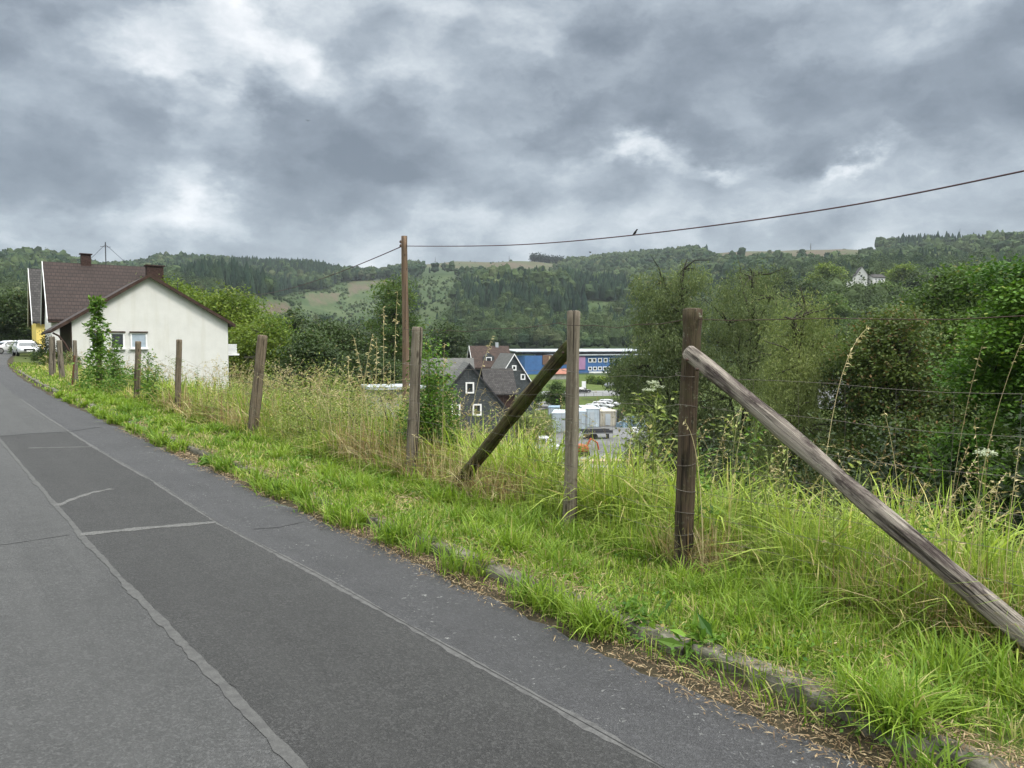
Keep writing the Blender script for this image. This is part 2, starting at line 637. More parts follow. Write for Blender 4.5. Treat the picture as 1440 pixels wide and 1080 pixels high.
# ------------------------------------------------------------------ road
def strip(name, s_arr, nl, nr, dz, mat, ncol=6):
    """a sheet along the road between two edge curves"""
    S = s_arr[:, None] * np.ones((1, ncol + 1))
    w = np.linspace(0, 1, ncol + 1)[None, :]
    NN = nl[:, None] * (1 - w) + nr[:, None] * w
    x, y = xy(S, NN)
    z = zroad(S) + dz
    v = np.stack([x, y, z], -1).reshape(-1, 3)
    a, b = S.shape
    i = np.arange(a - 1)[:, None] * b
    j = np.arange(b - 1)[None, :]
    f = np.stack([i + j, i + j + 1, i + b + j + 1, i + b + j], -1).reshape(-1, 4)
    mb = MB()
    mb.add(v, f)
    o = mb.build(name, mat, smooth=True)
    return tag(o, kind='structure')


def wob(s, a, k, ph):
    return a * (np.sin(s * k + ph) + .6 * np.sin(s * k * 2.7 + ph * 2) + .4 * np.sin(s * k * 6.1 + ph * 3))


sr = np.concatenate([np.arange(-14, 30, .06), np.arange(30, 240, 1.0)])
edge = 2.76 + wob(sr, .03, 1.3, .7) + .012 * rng.normal(size=len(sr)) * (sr < 30)
strip('road', sr, np.full(len(sr), -3.3), edge, 0.0, M['road'], 10)
jr = np.interp(sr, [-14, 2, 5, 7, 9.7, 13, 20, 30, 240], [2.2, 2.15, 2.08, 1.98, 2.0, 1.93, 1.9, 1.9, 1.9])
jl = np.interp(sr, [-14, 2.8, 4.1, 6.2, 8.9, 14.7, 20, 240], [1.1, 1.07, 1.03, .96, .92, .84, .8, .8])
k = sr < 60
strip('road_edge_strip', sr[k], (jr + wob(sr, .01, 3, 2))[k], (edge - .01)[k], .0015, M['road_strip'], 4)
k = (sr < 16.1)
strip('road_patch', sr[k], (jl + wob(sr, .012, 4, .3) + .006 * rng.normal(size=len(sr)))[k], jr[k], .0025, M['road_patch'], 5)
k = sr < 26
def walk(n, k, a):
    w = np.convolve(rng.normal(size=n + 4 * k), np.ones(k) / k, 'same')[2 * k:-2 * k]
    return a * w * math.sqrt(k)


jw = np.clip(.026 + walk(len(sr), 6, .004) + .004 * rng.normal(size=len(sr)), .012, .05)
strip('road_joint', sr[k], (jr - jw + walk(len(sr), 20, .004))[k], (jr + jw * .8 + walk(len(sr), 14, .003))[k], .0035, M['joint'], 1)
jw2 = np.clip(.022 + walk(len(sr), 4, .005) + .004 * rng.normal(size=len(sr)), .008, .06)
k = sr < 17
strip('road_joint', sr[k], (jl - jw2 - .012 + walk(len(sr), 12, .005))[k], (jl + jw2 * .5 + walk(len(sr), 9, .003))[k], .0035, M['seam'], 1)


def band(name, pts, w, dz, mat):
    """narrow painted or sealed band through (s, n) points"""
    p = np.array(pts, float)
    t = np.linspace(0, len(p) - 1, 60)
    s = np.interp(t, range(len(p)), p[:, 0])
    n = np.interp(t, range(len(p)), p[:, 1])
    ds, dn = np.gradient(s), np.gradient(n)
    L = np.hypot(ds, dn)
    ww = w * (1 + .25 * np.sin(t * 9) + .12 * rng.normal(size=60)) / 2
    mb = MB()
    A = np.stack(xy(s - dn / L * ww, n + ds / L * ww) + (zroad(s) + dz,), -1)
    B = np.stack(xy(s + dn / L * ww, n - ds / L * ww) + (zroad(s) + dz,), -1)
    v = np.stack([A, B], 1).reshape(-1, 3)
    f = np.array([[2 * i, 2 * i + 1, 2 * i + 3, 2 * i + 2] for i in range(59)])
    mb.add(v, f)
    return tag(mb.build(name, mat), kind='structure')


band('road_cross_joint', [(7.3, .93), (7.22, 1.4), (7.08, 1.97)], .10, .0048, M['seal'])
band('road_cross_joint', [(8.75, .92), (9.05, 1.1), (9.3, 1.3), (9.42, 1.52)], .07, .0048, M['seal'])
band('road_cross_joint', [(13.9, 1.1), (13.7, 1.5), (13.5, 1.9)], .06, .0048, M['seal'])
band('road_crack', [(6.62, 2.16), (6.55, 2.35), (6.62, 2.62)], .014, .004, M['crack'])
band('road_crack', [(7.35, .86), (7.3, .4), (7.45, -.2), (7.4, -1)], .012, .002, M['crack'])
band('road_crack', [(15.9, .86), (16.1, 1.3), (16.05, 1.92), (16.6, 2.5)], .05, .0048, M['crack'])
band('road_crack', [(-8, 2.205), (2, 2.155), (5, 2.085), (7, 1.985), (9.7, 2.005), (13, 1.935)], .005, .005, M['crack'])



# kerb of separate old stones, one run
def kerb():
    mb = MB()
    s = -6.0
    while s < 48:
        L = random.uniform(.75, 1.0)
        sk = random.uniform(-.012, .012)
        h = random.uniform(.065, .09)
        n0 = 3.06 + random.uniform(-.02, .02)
        m = 5
        ss = np.linspace(s + .01, s + L - .01, m)
        ring = []
        for q in ss:
            nn = n0 + sk * (q - s)
            z0 = float(zroad(q))
            jj = lambda a: random.uniform(-a, a)
            for (dn, dz) in ((-.07, -.1), (-.065, h - .02), (-.05, h), (.05, h + .004), (.07, h - .015), (.07, -.1)):
                X, Y = xy(q, nn + dn + jj(.006))
                ring.append((X, Y, z0 + dz + (jj(.006) if dz > 0 else 0)))
        ring = np.array(ring)
        i = np.arange(m - 1)[:, None] * 6
        j = np.arange(6)[None, :]
        f = np.stack([i + j, i + (j + 1) % 6, i + 6 + (j + 1) % 6, i + 6 + j], -1).reshape(-1, 4)
        mb.add(ring, [f[:, ::-1], np.array([[0, 1, 2, 3, 4, 5]]), np.array([[5, 4, 3, 2, 1, 0]]) + (m - 1) * 6])
        s += L
    tag(mb.build('kerb', M['kerb']), kind='structure')


kerb()


# ------------------------------------------------------------------ plants: helpers
def ribbons(mb, P, h, az, lean, w, tint, K=4, flop=1.0):
    """curved tapering grass blades; P (n,3) roots"""
    n = len(P)
    t = np.linspace(0, 1, K + 1)[None, :]
    out = (lean[:, None] * (t ** (1.6)) * flop) * h[:, None]
    up = h[:, None] * (t - .45 * np.minimum(lean, 1.3)[:, None] ** 1.2 * t ** 2.4)
    dx, dy = np.cos(az)[:, None], np.sin(az)[:, None]
    C = np.stack([P[:, 0:1] + dx * out, P[:, 1:2] + dy * out, P[:, 2:3] + up], -1)
    ww = w[:, None] * np.array([.75] + [1.0] * (K - 1) + [.12])[None, :] / 2
    tw = az + rng.uniform(.6, 2.5, n)
    sx, sy = np.cos(tw)[:, None] * ww, np.sin(tw)[:, None] * ww
    A = C + np.stack([sx, sy, 0 * sx], -1)
    B = C - np.stack([sx, sy, 0 * sx], -1)
    v = np.stack([A, B], 2).reshape(n, -1, 3)
    m = 2 * (K + 1)
    base = np.arange(n)[:, None, None] * m
    q = np.array([[2 * i, 2 * i + 1, 2 * i + 3, 2 * i + 2] for i in range(K)])[None]
    f = (base + q).reshape(-1, 4)
    mb.add(v.reshape(-1, 3), f, np.repeat(tint, m, 0))


def leaves(mb, P, size, tint, up=.5, aspect=.55, dirs=None):
    """rhombic leaves, n of them"""
    n = len(P)
    nrm = rng.normal(size=(n, 3))
    nrm[:, 2] = np.abs(nrm[:, 2]) + up
    nrm /= np.linalg.norm(nrm, axis=1)[:, None]
    d = rng.normal(size=(n, 3)) if dirs is None else dirs + .35 * rng.normal(size=(n, 3))
    d -= nrm * (d * nrm).sum(1)[:, None]
    d /= np.linalg.norm(d, axis=1)[:, None] + 1e-9
    b = np.cross(nrm, d)
    L = np.broadcast_to(size, (n,))[:, None] * rng.uniform(.7, 1.3, (n, 1))
    W = L * aspect
    v = np.stack([P, P + d * L * .45 + b * W / 2, P + d * L - nrm * L * .15, P + d * L * .45 - b * W / 2], 1).reshape(-1, 3)
    f = np.arange(4 * n).reshape(n, 4)
    mb.add(v, f, np.repeat(tint, 4, 0))


def tints(n, r=(.5, .25), g=(.5, .2), dry=0.0):
    t = np.ones((n, 4))
    t[:, 0] = np.clip(rng.normal(r[0], r[1], n), 0, 1)
    t[:, 1] = np.clip(rng.normal(g[0], g[1], n), 0, 1)
    t[:, 2] = (rng.random(n) < dry) * rng.uniform(.5, 1, n)
    return t


def vnoise(s, n, sc, seed=0):
    a = np.sin(s * sc + 1.7 * np.sin(n * sc * 1.3 + seed) + seed * 2.1) * np.sin(n * sc * 1.2 + 1.3 * np.sin(s * sc * .8 + seed * 3) + seed)
    b = np.sin(s * sc * 2.3 + seed) * np.sin(n * sc * 2.7 + 2 * seed)
    return .5 + .35 * a + .15 * b


def scatter(count, s0, s1, n0, n1, d0=4.0, p=1.5):
    s = rng.uniform(s0, s1, count)
    n = rng.uniform(n0, n1, count)
    x, y = xy(s, n)
    d = np.hypot(x, y)
    px, _ = proj(x, np.maximum(y, .1), 0 * x)
    keep = (rng.random(count) < np.minimum(1, (d0 / d) ** p)) & (y > .6) & (px > -200) & (px < 1700)
    s, n, x, y, d = (a[keep] for a in (s, n, x, y, d))
    return s, n, x, y, d


def grass_verge():
    mb = MB()
    # mown strip
    for (cnt, s0, s1) in ((135000, -3, 12), (90000, 12, 30), (60000, 30, 60)):
        s, n, x, y, d = scatter(cnt, s0, s1, 2.84, 4.35, 4.2, 1.1)
        tuft = vnoise(s, n, 2.1, 1) * .6 + vnoise(s, n, 6, 2) * .4
        # thin out over the kerb line
        onk = np.exp(-((n - 3.05 - .12 * np.sin(s * .9)) / .12) ** 2)
        bare = vnoise(s, n * .2, 1.4, 5)
        keep = rng.random(len(s)) < (1 - .93 * onk * smooth(.22, .42, bare)) * np.where((n < 3.12) & (s < 3.4), .5, 1) * np.where(n < 3.0, .75 * smooth(.3, .6, vnoise(s, n * .3, 1.9, 9)), 1) * (.35 + .65 * tuft)
        keep &= ~((n > 4.0) & (rng.random(len(s)) < .45))
        s, n, x, y, d, tuft = (a[keep] for a in (s, n, x, y, d, tuft))
        P = np.stack([x, y, height(x, y) - .01], -1)
        h = (.06 + .13 * tuft * rng.uniform(.5, 1.3, len(s))) * (1 + .35 * smooth(3.8, 4.3, n)) * np.where(n < 3.0, 1.15, 1)
        t = tints(len(s), (.45, .28), (.48, .24), .2)
        t[:, 0] = np.clip(t[:, 0] + .5 * (vnoise(s, n, 1.1, 7) - .4), 0, 1)
        ribbons(mb, P, h, rng.uniform(0, 6.28, len(s)), np.abs(rng.normal(.6, .45, len(s))), .0055 * rng.uniform(.6, 1.5, len(s)) * np.maximum(1, d / 4.5) ** .85, t, 3)
    # lush clumps
    for i in range(230):
        s0 = rng.uniform(-1.5, 26) if i > 60 else rng.uniform(-1, 8)
        n0 = rng.choice([rng.uniform(2.82, 2.98), rng.uniform(3.3, 4.2), rng.uniform(3.25, 4.2), rng.uniform(3.3, 4.3)])
        k = 90
        s = s0 + rng.normal(0, .06, k)
        n = n0 + rng.normal(0, .05, k)
        x, y = xy(s, n)
        P = np.stack([x, y, height(x, y) - .01], -1)
        d = np.hypot(x, y)
        t = tints(k, (.3 + .4 * rng.random(), .15), (.5, .15), .03)
        ribbons(mb, P, rng.uniform(.10, .30, k) * rng.uniform(.7, 1.15), rng.uniform(0, 6.28, k), np.abs(rng.normal(.6, .3, k)), .007 * np.maximum(1, d / 5) ** .7, t, 4)
    tag(mb.build('verge_grass', M['grass']), 'short bright green grass on the verge between kerb and fence', 'grass', kind='stuff')

    # tall grass along and behind the fence, down the bank
    mb = MB()
    for (cnt, s0, s1, n0, n1, hh) in ((125000, -4, 10, 4.0, 6.6, .63), (42000, -6, 12, 6.4, 11, .75), (75000, 10, 24, 4.0, 7.5, .66), (50000, 24, 50, 4.0, 9, .8), (22000, 10, 40, 7, 15, .8), (9000, -3, 12, 3.7, 4.2, .26)):
        s, n, x, y, d = scatter(cnt, s0, s1, n0, n1, 5.0, .9)
        tuft = vnoise(s, n, 1.3, 3) * .55 + vnoise(s, n, 4, 4) * .45
        keep = rng.random(len(s)) < .35 + .65 * tuft
        s, n, x, y, d, tuft = (a[keep] for a in (s, n, x, y, d, tuft))
        clear = np.zeros(len(s), bool)
        for (cs, cn, cr) in ((3.3, 3.95, .34), (4.7, 4.08, .3), (7.45, 4.02, .36), (1.2, 3.98, .28), (1.7, 3.98, .22)):
            clear |= ((s - cs) ** 2 + (n - cn) ** 2 < cr * cr)
        P = np.stack([x, y, height(x, y) - .02], -1)
        hh = np.where(clear, hh * .3, hh)
        hh = hh * np.where((s > 3.0) & (s < 7.4), .78, 1) * np.where(s > 30, .72, 1)
        h = hh * (.35 + .75 * tuft) * rng.uniform(.5, 1.2, len(s)) * (.55 + .45 * smooth(3.9, 4.6, n))
        dry = .07 + .40 * smooth(8, 14, s) * (n < 6.5) + .2 * smooth(.6, .8, vnoise(s, n, .9, 6))
        t = tints(len(s), (.45, .25), (.5, .2), 0)
        t[:, 2] = (rng.random(len(s)) < dry) * rng.uniform(.4, 1, len(s))
        ribbons(mb, P, h, rng.uniform(0, 6.28, len(s)), np.abs(rng.normal(.55, .5, len(s))), .0062 * rng.uniform(.55, 1.7, len(s)) * np.maximum(1, d / 5) ** .8, t, 4)
    for i in range(420):
        s0 = rng.uniform(-2.5, 9.5) if i < 250 else rng.uniform(9, 22)
        n0 = rng.uniform(4.5, 6.2)
        k_ = 46
        s = s0 + rng.normal(0, .09, k_)
        n = n0 + rng.normal(0, .09, k_)
        x, y = xy(s, n)
        d = np.hypot(x, y)
        t = tints(k_, (rng.uniform(.35, .95), .15), (rng.uniform(.35, .7), .15), .12)
        ribbons(mb, np.stack([x, y, height(x, y) - .02], -1), rng.uniform(.35, 1.0, k_) * rng.uniform(.7, 1.1), rng.normal(rng.uniform(0, 6.28), 1.5, k_), np.abs(rng.normal(.7, .35, k_)), .0085 * np.maximum(1, d / 5) ** .7 * rng.uniform(.6, 1.3, k_), t, 5)
    tag(mb.build('tall_grass', M['tallgrass']), 'tall uncut yellowing grass along and behind the fence', 'grass', kind='stuff')


grass_verge()


def seed_stalk(mb, P, h, az, lean, r=.0016, tint=(.5, .5, 0, 1), head=.3, droop=.5, K=9, spikes=16, sl=.02):
    """stalk with a drooping seed head"""
    t = np.linspace(0, 1, K)
    out = lean * h * t ** 2
    out = out + droop * h * .25 * np.clip((t - .7) / .3, 0, 1) ** 1.5
    up = h * t - droop * h * .16 * np.clip((t - .7) / .3, 0, 1) ** 2
    pts = np.stack([P[0] + math.cos(az) * out, P[1] + math.sin(az) * out, P[2] + up], -1)
    mb.tube(pts, r * np.linspace(1.2, .5, K), 3, 0, tint, cap=False)
    u = rng.uniform(1 - head, 1, spikes)
    Q = np.stack([np.interp(u, t, pts[:, i]) for i in range(3)], -1)
    d = np.array([math.cos(az), math.sin(az), .5])
    dd = np.tile(d, (spikes, 1)) + .4 * rng.normal(size=(spikes, 3))
    leaves(mb, Q, sl, np.tile(np.array(tint), (spikes, 1)), .2, .28, dd)


def stalk_mass():
    mb = MB()
    for (cnt, s0, s1, n0, n1, h0, h1) in ((260, -3, 10, 4.2, 6.4, .6, 1.25), (480, 8.5, 18, 4.1, 6.5, .8, 1.45), (260, 18, 45, 4.0, 8, .8, 1.3)):
        s, n, x, y, d = scatter(cnt * 3, s0, s1, n0, n1, 7, .8)
        for i in range(min(len(s), cnt)):
            z = gz(x[i], y[i])
            f = max(1, d[i] / 6) ** .7
            tt = (rng.random(), rng.uniform(.3, .7), (rng.random() < .3) * .6, 1)
            seed_stalk(mb, (x[i], y[i], z), rng.uniform(h0, h1), rng.uniform(0, 6.28), abs(rng.normal(.15, .15)), .0013 * f, tt, rng.uniform(.15, .3), rng.uniform(0, 1), 7, 12, .026 * f ** .6)
    # reddish brown dead grass round the third post and below the pale brace
    for (cnt, s0, s1, n0, n1, hm) in ((1700, 7.2, 9.6, 4.1, 4.9, .65), (1100, 5.6, 7.0, 4.1, 4.6, .5), (900, .9, 2.4, 4.05, 4.5, .55), (500, 3.2, 3.7, 4.0, 4.4, .4), (700, 13, 19, 4.0, 4.8, .8)):
        s = rng.uniform(s0, s1, cnt); n = rng.uniform(n0, n1, cnt)
        x, y = xy(s, n)
        d = np.hypot(x, y)
        t = tints(cnt, (.3, .25), (.45, .2), .55)
        ribbons(mb, np.stack([x, y, height(x, y)], -1), rng.uniform(.3, 1.1, cnt) * hm, rng.uniform(0, 6.28, cnt), np.abs(rng.normal(.5, .45, cnt)), .004 * np.maximum(1, d / 5) ** .8 * rng.uniform(.6, 1.4, cnt), t, 4)
    tag(mb.build('seeding_grass', M['straw']), 'thin straw coloured seeding grass stalks standing above the tall grass', 'grass', kind='stuff')


stalk_mass()


def litter():
    mb = MB()
    for (cnt, sz, asp) in ((30000, .019, .42), (90000, .010, .5), (26000, .055, .09)):
        s, n, x, y, d = scatter(cnt, -2, 16, 2.6, 3.22, 3.5, .9)
        den = np.exp(-((n - 2.84) / .13) ** 2) * smooth(.15, .6, vnoise(s, n * .4, 1.2, 3)) + .9 * np.exp(-((n - 3.08) / .09) ** 2) * smooth(.2, .55, vnoise(s, n * .2, 1.4, 5))
        k = rng.random(len(s)) < den * .9
        x, y, n, s, d = x[k], y[k], n[k], s[k], d[k]
        z = np.where(n < 2.75, zroad(s) + .012, height(x, y) + .012)
        z = np.where((n > 2.98) & (n < 3.14), zroad(s) + .108, z)
        leaves(mb, np.stack([x, y, z + rng.uniform(0, .016, len(x))], -1), sz * np.maximum(1, d / 6) ** .6, tints(len(x), (.4, .35), (.45, .3), .25 if asp > .1 else .85), 3.0, asp)
    s, n, x, y, d = scatter(60000, -2, 20, 3.1, 4.9, 4.0, 1.0)
    k = rng.random(len(s)) < smooth(.4, .7, vnoise(s, n, 1.6, 21))
    x, y, d = x[k], y[k], d[k]
    leaves(mb, np.stack([x, y, height(x, y) + rng.uniform(.005, .07, len(x))], -1), .10 * np.maximum(1, d / 6) ** .5, tints(len(x), (.7, .25), (.6, .25), .8), 1.6, .05)
    tag(mb.build('leaf_litter', M['litter']), 'brown dry leaf litter and dead grass along the kerb', 'leaf litter', kind='stuff')
    mb = MB()
    s, n, x, y, d = scatter(42000, -2, 22, 2.86, 4.5, 4.2, 1.0)
    k = rng.random(len(s)) < smooth(.45, .7, vnoise(s, n, 2.6, 12))
    x, y, d, s, n = x[k], y[k], d[k], s[k], n[k]
    P = np.stack([x, y, height(x, y) + rng.uniform(.01, .10, len(x))], -1)
    leaves(mb, P, .024 * np.maximum(1, d / 5) ** .7, tints(len(x), (.5, .3), (.5, .2), .06), .9, .7)
    tag(mb.build('ground_herbs', M['weed']), 'small round leafed herbs and clover growing through the verge grass', 'ground cover', kind='stuff')


litter()


# ------------------------------------------------------------------ weeds and bushes beside the fence
def leafy_stem(h, nl, ls, bend=.1, aspect=.45, mat='weed', r=.006, umb=False, bushy=0):
    """parts of a weed: a stem mesh and a leaf mesh, root at the origin"""
    st, lf, fl = MB(), MB(), [MB() for _ in range(umb or 0)]
    t = np.linspace(0, 1, 8)
    az = rng.uniform(0, 6.28)
    pts = np.stack([math.cos(az) * bend * h * t ** 2, math.sin(az) * bend * h * t ** 2, h * t], -1)
    st.tube(pts, r * np.linspace(1, .4, 8), 5)
    u = rng.uniform(.08, 1, nl) ** .8
    P = np.stack([np.interp(u, t, pts[:, i]) for i in range(3)], -1)
    a = rng.uniform(0, 6.28, nl)
    d = np.stack([np.cos(a), np.sin(a), rng.uniform(-.1, .5, nl)], -1)
    if bushy:
        P = P + d * rng.uniform(0, bushy, (nl, 1))
        for i in range(0, nl, 3):
            base = np.array([np.interp(max(0, u[i] - .08), t, pts[:, q]) for q in range(3)])
            st.tube([base, P[i]], [r * .4, r * .2], 3, cap=False)
    leaves(lf, P, ls * (1.25 - .6 * u), tints(nl, (.5, .28), (.5, .18), .04), .6, aspect, d)
    if umb:
        for i in range(umb):
            tip = pts[-1] + (rng.normal(0, .05, 3) if i else 0)
            k = 18
            a = rng.uniform(0, 6.28, k)
            rr = np.sqrt(rng.random(k)) * .055
            top = tip + np.stack([np.cos(a) * rr, np.sin(a) * rr, .055 - rr * .25], -1)
            for q in top:
                st.tube([tip, q], [.0012, .0008], 3, cap=False)
                for _ in range(5):
                    c = q + rng.normal(0, .006, 3)
                    fl[i].box(c, (.007, .007, .004))
    return st, lf, fl


def weed(name, label, cat, loc, h, nl, ls, group=None, mat='weed', part='leaves', **kw):
    st, lf, fl = leafy_stem(h, nl, ls, **kw)
    t = thing(name, label, cat, loc, 0, group)
    st.build('stem', M['stem'], t, True)
    lf.build(part, M[mat], t)
    if kw.get('umb'):
        for f in fl:
            f.build('flower', M['umbel'], t)
    return t


def bush(name, label, cat, loc, rx, ry, h, nl, ls, mat, group=None, aspect=.5, dry=.05, stems=9):
    st, lf = MB(), MB()
    nc = max(10, nl // 45)
    a = rng.uniform(0, 6.28, nc)
    e = np.arccos(rng.uniform(0, 1, nc))
    q = rng.uniform(.55, 1.0, nc) * rng.choice([1, 1, 1, 1.15], nc)
    C = np.stack([rx * np.sin(e) * np.cos(a) * q, ry * np.sin(e) * np.sin(a) * q, h * (.12 + .85 * np.cos(e) * q)], -1)
    ct = tints(nc, (.5, .25), (.5, .2), 0)
    idx = rng.integers(0, nc, nl)
    P = C[idx] + rng.normal(0, 1, (nl, 3)) * np.array([rx, ry, h]) * .13
    P[:, 2] = np.abs(P[:, 2])
    T = ct[idx] + rng.normal(0, .12, (nl, 4))
    T[:, 2] = (rng.random(nl) < dry) * .8
    leaves(lf, P, ls, np.clip(T, 0, 1), .6, aspect)
    for i in range(stems):
        c = C[i % nc]
        mid = np.array([c[0] * .35, c[1] * .35, c[2] * .55])
        st.tube([(c[0] * .1, c[1] * .1, -.05), mid, c], [.012, .009, .004], 5)
    t = thing(name, label, cat, loc, 0, group)
    st.build('stem', M['bark'], t, True)
    lf.build('leaves', M[mat], t)
    return t


def on(s, n, dz=-.02):
    x, y = xy(s, n)
    return Vector((float(x), float(y), gz(float(x), float(y)) + dz))


# ------------------------------------------------------------------ the fence
def make_post(parent, s, n, h, r, mat, lean=(0, 0), label=None, square=False, name='post', cap=True):
    p = on(s, n, -.05)
    mb = MB()
    k = 20 if not square else 8
    m = 30
    zz = np.linspace(0, h + .05, m)
    ph = random.uniform(0, 6)
    pts = [(.006 * math.sin(z * 2 + ph), .006 * math.cos(z * 1.7 + ph), z) for z in zz]
    rr = [r * (1.08 - .12 * z / h + .025 * math.sin(z * 7 + ph)) * (1.13 if (mat == 'post_dark' and z > h - .06) else 1) for z in zz]
    if cap:
        pts += [(pts[-1][0], pts[-1][1], h + .05 + r * .16)]
        rr += [r * .72]
    mb.tube(pts, rr, k, 0, None, True, .025, .07)
    o = mb.build(name, M[mat], parent, True, p)
    o.rotation_mode = 'QUATERNION'
    o.rotation_quaternion = (Matrix.Rotation(lean[1], 3, 'Y') @ Matrix.Rotation(lean[0], 3, 'X') @ Matrix.Rotation(random.uniform(0, 6), 3, 'Z')).to_quaternion()
    if label:
        o['label'] = label
    # sharpen the rim of the top
    for poly in o.data.polygons:
        if len(poly.vertices) > 6:
            poly.use_smooth = False
    return o


def make_brace(parent, A, B, r0, r1, mat, label):
    A, B = Vector(A), Vector(B)
    L = (B - A).length
    mb = MB()
    zz = np.linspace(0, L, 30)
    pts = [(.012 * math.sin(z * 2.2), .010 * math.cos(z * 1.5), z) for z in zz]
    rr = [r0 + (r1 - r0) * z / L + .004 * math.sin(z * 9) for z in zz]
    pts = [(pts[0][0], pts[0][1], -.02)] + pts
    rr = [r0 * .75] + rr
    mb.tube(pts, rr, 20, 0, None, True, .03, .07)
    o = mb.build('brace', M[mat], parent, True, A)
    o.rotation_mode = 'QUATERNION'
    o.rotation_quaternion = (B - A).to_track_quat('Z', 'Y')
    for poly in o.data.polygons:
        if len(poly.vertices) > 6:
            poly.use_smooth = False
    o['label'] = label
    return o


def fence():
    t = thing('fence', 'old stock fence of weathered wooden posts and sagging wire mesh along the verge', 'fence')
    P = [(3.45, 4.06, 1.80, .060, 'post_dark', (.0, .018), 'dark brown post with a flared top carrying the pale sloping brace'),
         (4.8, 4.19, 1.84, .052, 'post_grey', (.0, .022), 'grey cracked post with the mossy dark brace behind it'),
         (7.54, 4.24, 1.76, .060, 'post_grey', (0, .04), 'weathered grey post in front of the utility pole'),
         (12.6, 4.1, 1.72, .075, 'post', (.0, .12), 'post leaning right in tall grass before the dark trees'),
         (17.8, 4.2, 1.66, .062, 'post', (.02, .05), 'brown post standing in front of the white gable wall'),
         (22.1, 4.2, 1.62, .07, 'post', (.02, .06), 'short thick post below the right window of the white house'),
         (27.8, 4.2, 1.75, .085, 'post_dark', (0, .0), 'post wrapped by the tall leafy climber'),
         (32.5, 4.1, 1.62, .065, 'post_grey', (0, 0), 'grey post at the left corner of the white house'),
         (30.6, 3.75, 1.1, .03, 'rusty_stake', (0, .1), 'thin rusty leaning stake'),
         (37, 4.1, 1.6, .10, 'post_grey', (0, -.05), None),
         (39.5, 3.95, 1.75, .12, 'post_grey', (.03, .03), 'thick pale grey post farthest along the road'),
         (-.2, 4.1, 1.8, .07, 'post_grey', (0, 0), None),
         (-4.5, 4.1, 1.8, .07, 'post_grey', (0, 0), None)]
    M['rusty_stake'] = simple('rusty stake', (.12, .06, .035), .8, .2)
    for (s, n, h, r, mat, lean, lab) in P:
        make_post(t, s, n, h, r, mat, lean, lab)
    for (s, n, z) in ((3.33, 3.925, 1.46), (3.25, 3.93, 1.40), (4.83, 4.15, 1.5)):
        q = on(s, n, z)
        mb = MB()
        mb.tube([(0, .02, 0), (0, -.012, 0), (0, -.018, 0)], [.011, .011, .006], 8)
        mb.build('bolt', M['rust_wire'], t, True, q)
    # flared dark cap ring on the nearest post
    # pale brace on the near side of the nearest post, running toward the viewer's right
    A = on(3.37, 3.99, 1.50)
    B = on(1.02, 4.13, -.05)
    make_brace(t, A, B, .053, .057, 'brace_light', 'pale grey brace with dark bark patches nailed to the dark post')
    A = on(4.83, 4.24, 1.56)
    B = on(6.95, 4.28, -.08)
    make_brace(t, A, B, .060, .066, 'brace_dark', 'dark mossy brace sloping down left from the grey post')
    mb = MB()
    b = MB()
    ss = [-4.5, -.2, 3.45, 4.8, 7.47, 12.6, 17.8, 22.1, 27.8, 32.5, 39.5]
    hz = [.12, .27, .42, .58, .76, .95, 1.15, 1.36]
    for a, c in zip(ss[:-1], ss[1:]):
        m = 12
        u = np.linspace(0, 1, m)
        sag = 4 * u * (1 - u)
        near = 1 if c < 9 else 0
        sagk = .10 if c > 12 else .03
        for h in hz + ([1.74] if c < 9 else []):
            s = a + (c - a) * u
            n = 4.12 - (.02 if near else 0) + .03 * np.sin(u * 9 + h * 5)
            x, y = xy(s, n)
            z = height(x, y) + h - sagk * sag * (h / 1.3) * (2.2 if h > 1.1 and c > 12 else 1) + .008 * np.sin(u * 17 + h)
            tgt = b if h > 1.5 else mb
            tgt.tube(np.stack([x, y, z], -1), .0012 if h <= 1.5 else .0024, 4, cap=False)
        for s in np.arange(a + .15, c, .3 if c < 9 else .3):
            uu = (s - a) / (c - a)
            sg = 4 * uu * (1 - uu)
            n = 4.1 + .03 * math.sin(s * 3)
            x, y = xy(s, n)
            z0 = gz(float(x), float(y))
            pts = [(float(x) + .01 * math.sin(h * 5 + s), float(y), z0 + h - sagk * sg * (h / 1.3) * (2.2 if h > 1.1 and c > 12 else 1)) for h in hz]
            mb.tube(pts, .0009, 3, cap=False)
    # wire turns round the four near posts
    for (s, n, h, r, *_r) in P[:4]:
        p = on(s, n, 0)
        for hh in hz:
            ring = [(p.x + math.cos(q) * (r * 1.12 + .004), p.y + math.sin(q) * (r * 1.12 + .004), p.z + hh + .012 * math.sin(q + hh * 9)) for q in np.linspace(0, 6.283, 13)]
            mb.tube(ring, .0019, 4, cap=False)
    mb.build('wire_mesh', M['wire'], t, True)
    b.build('top_wire', M['rust_wire'], t, True)


fence()

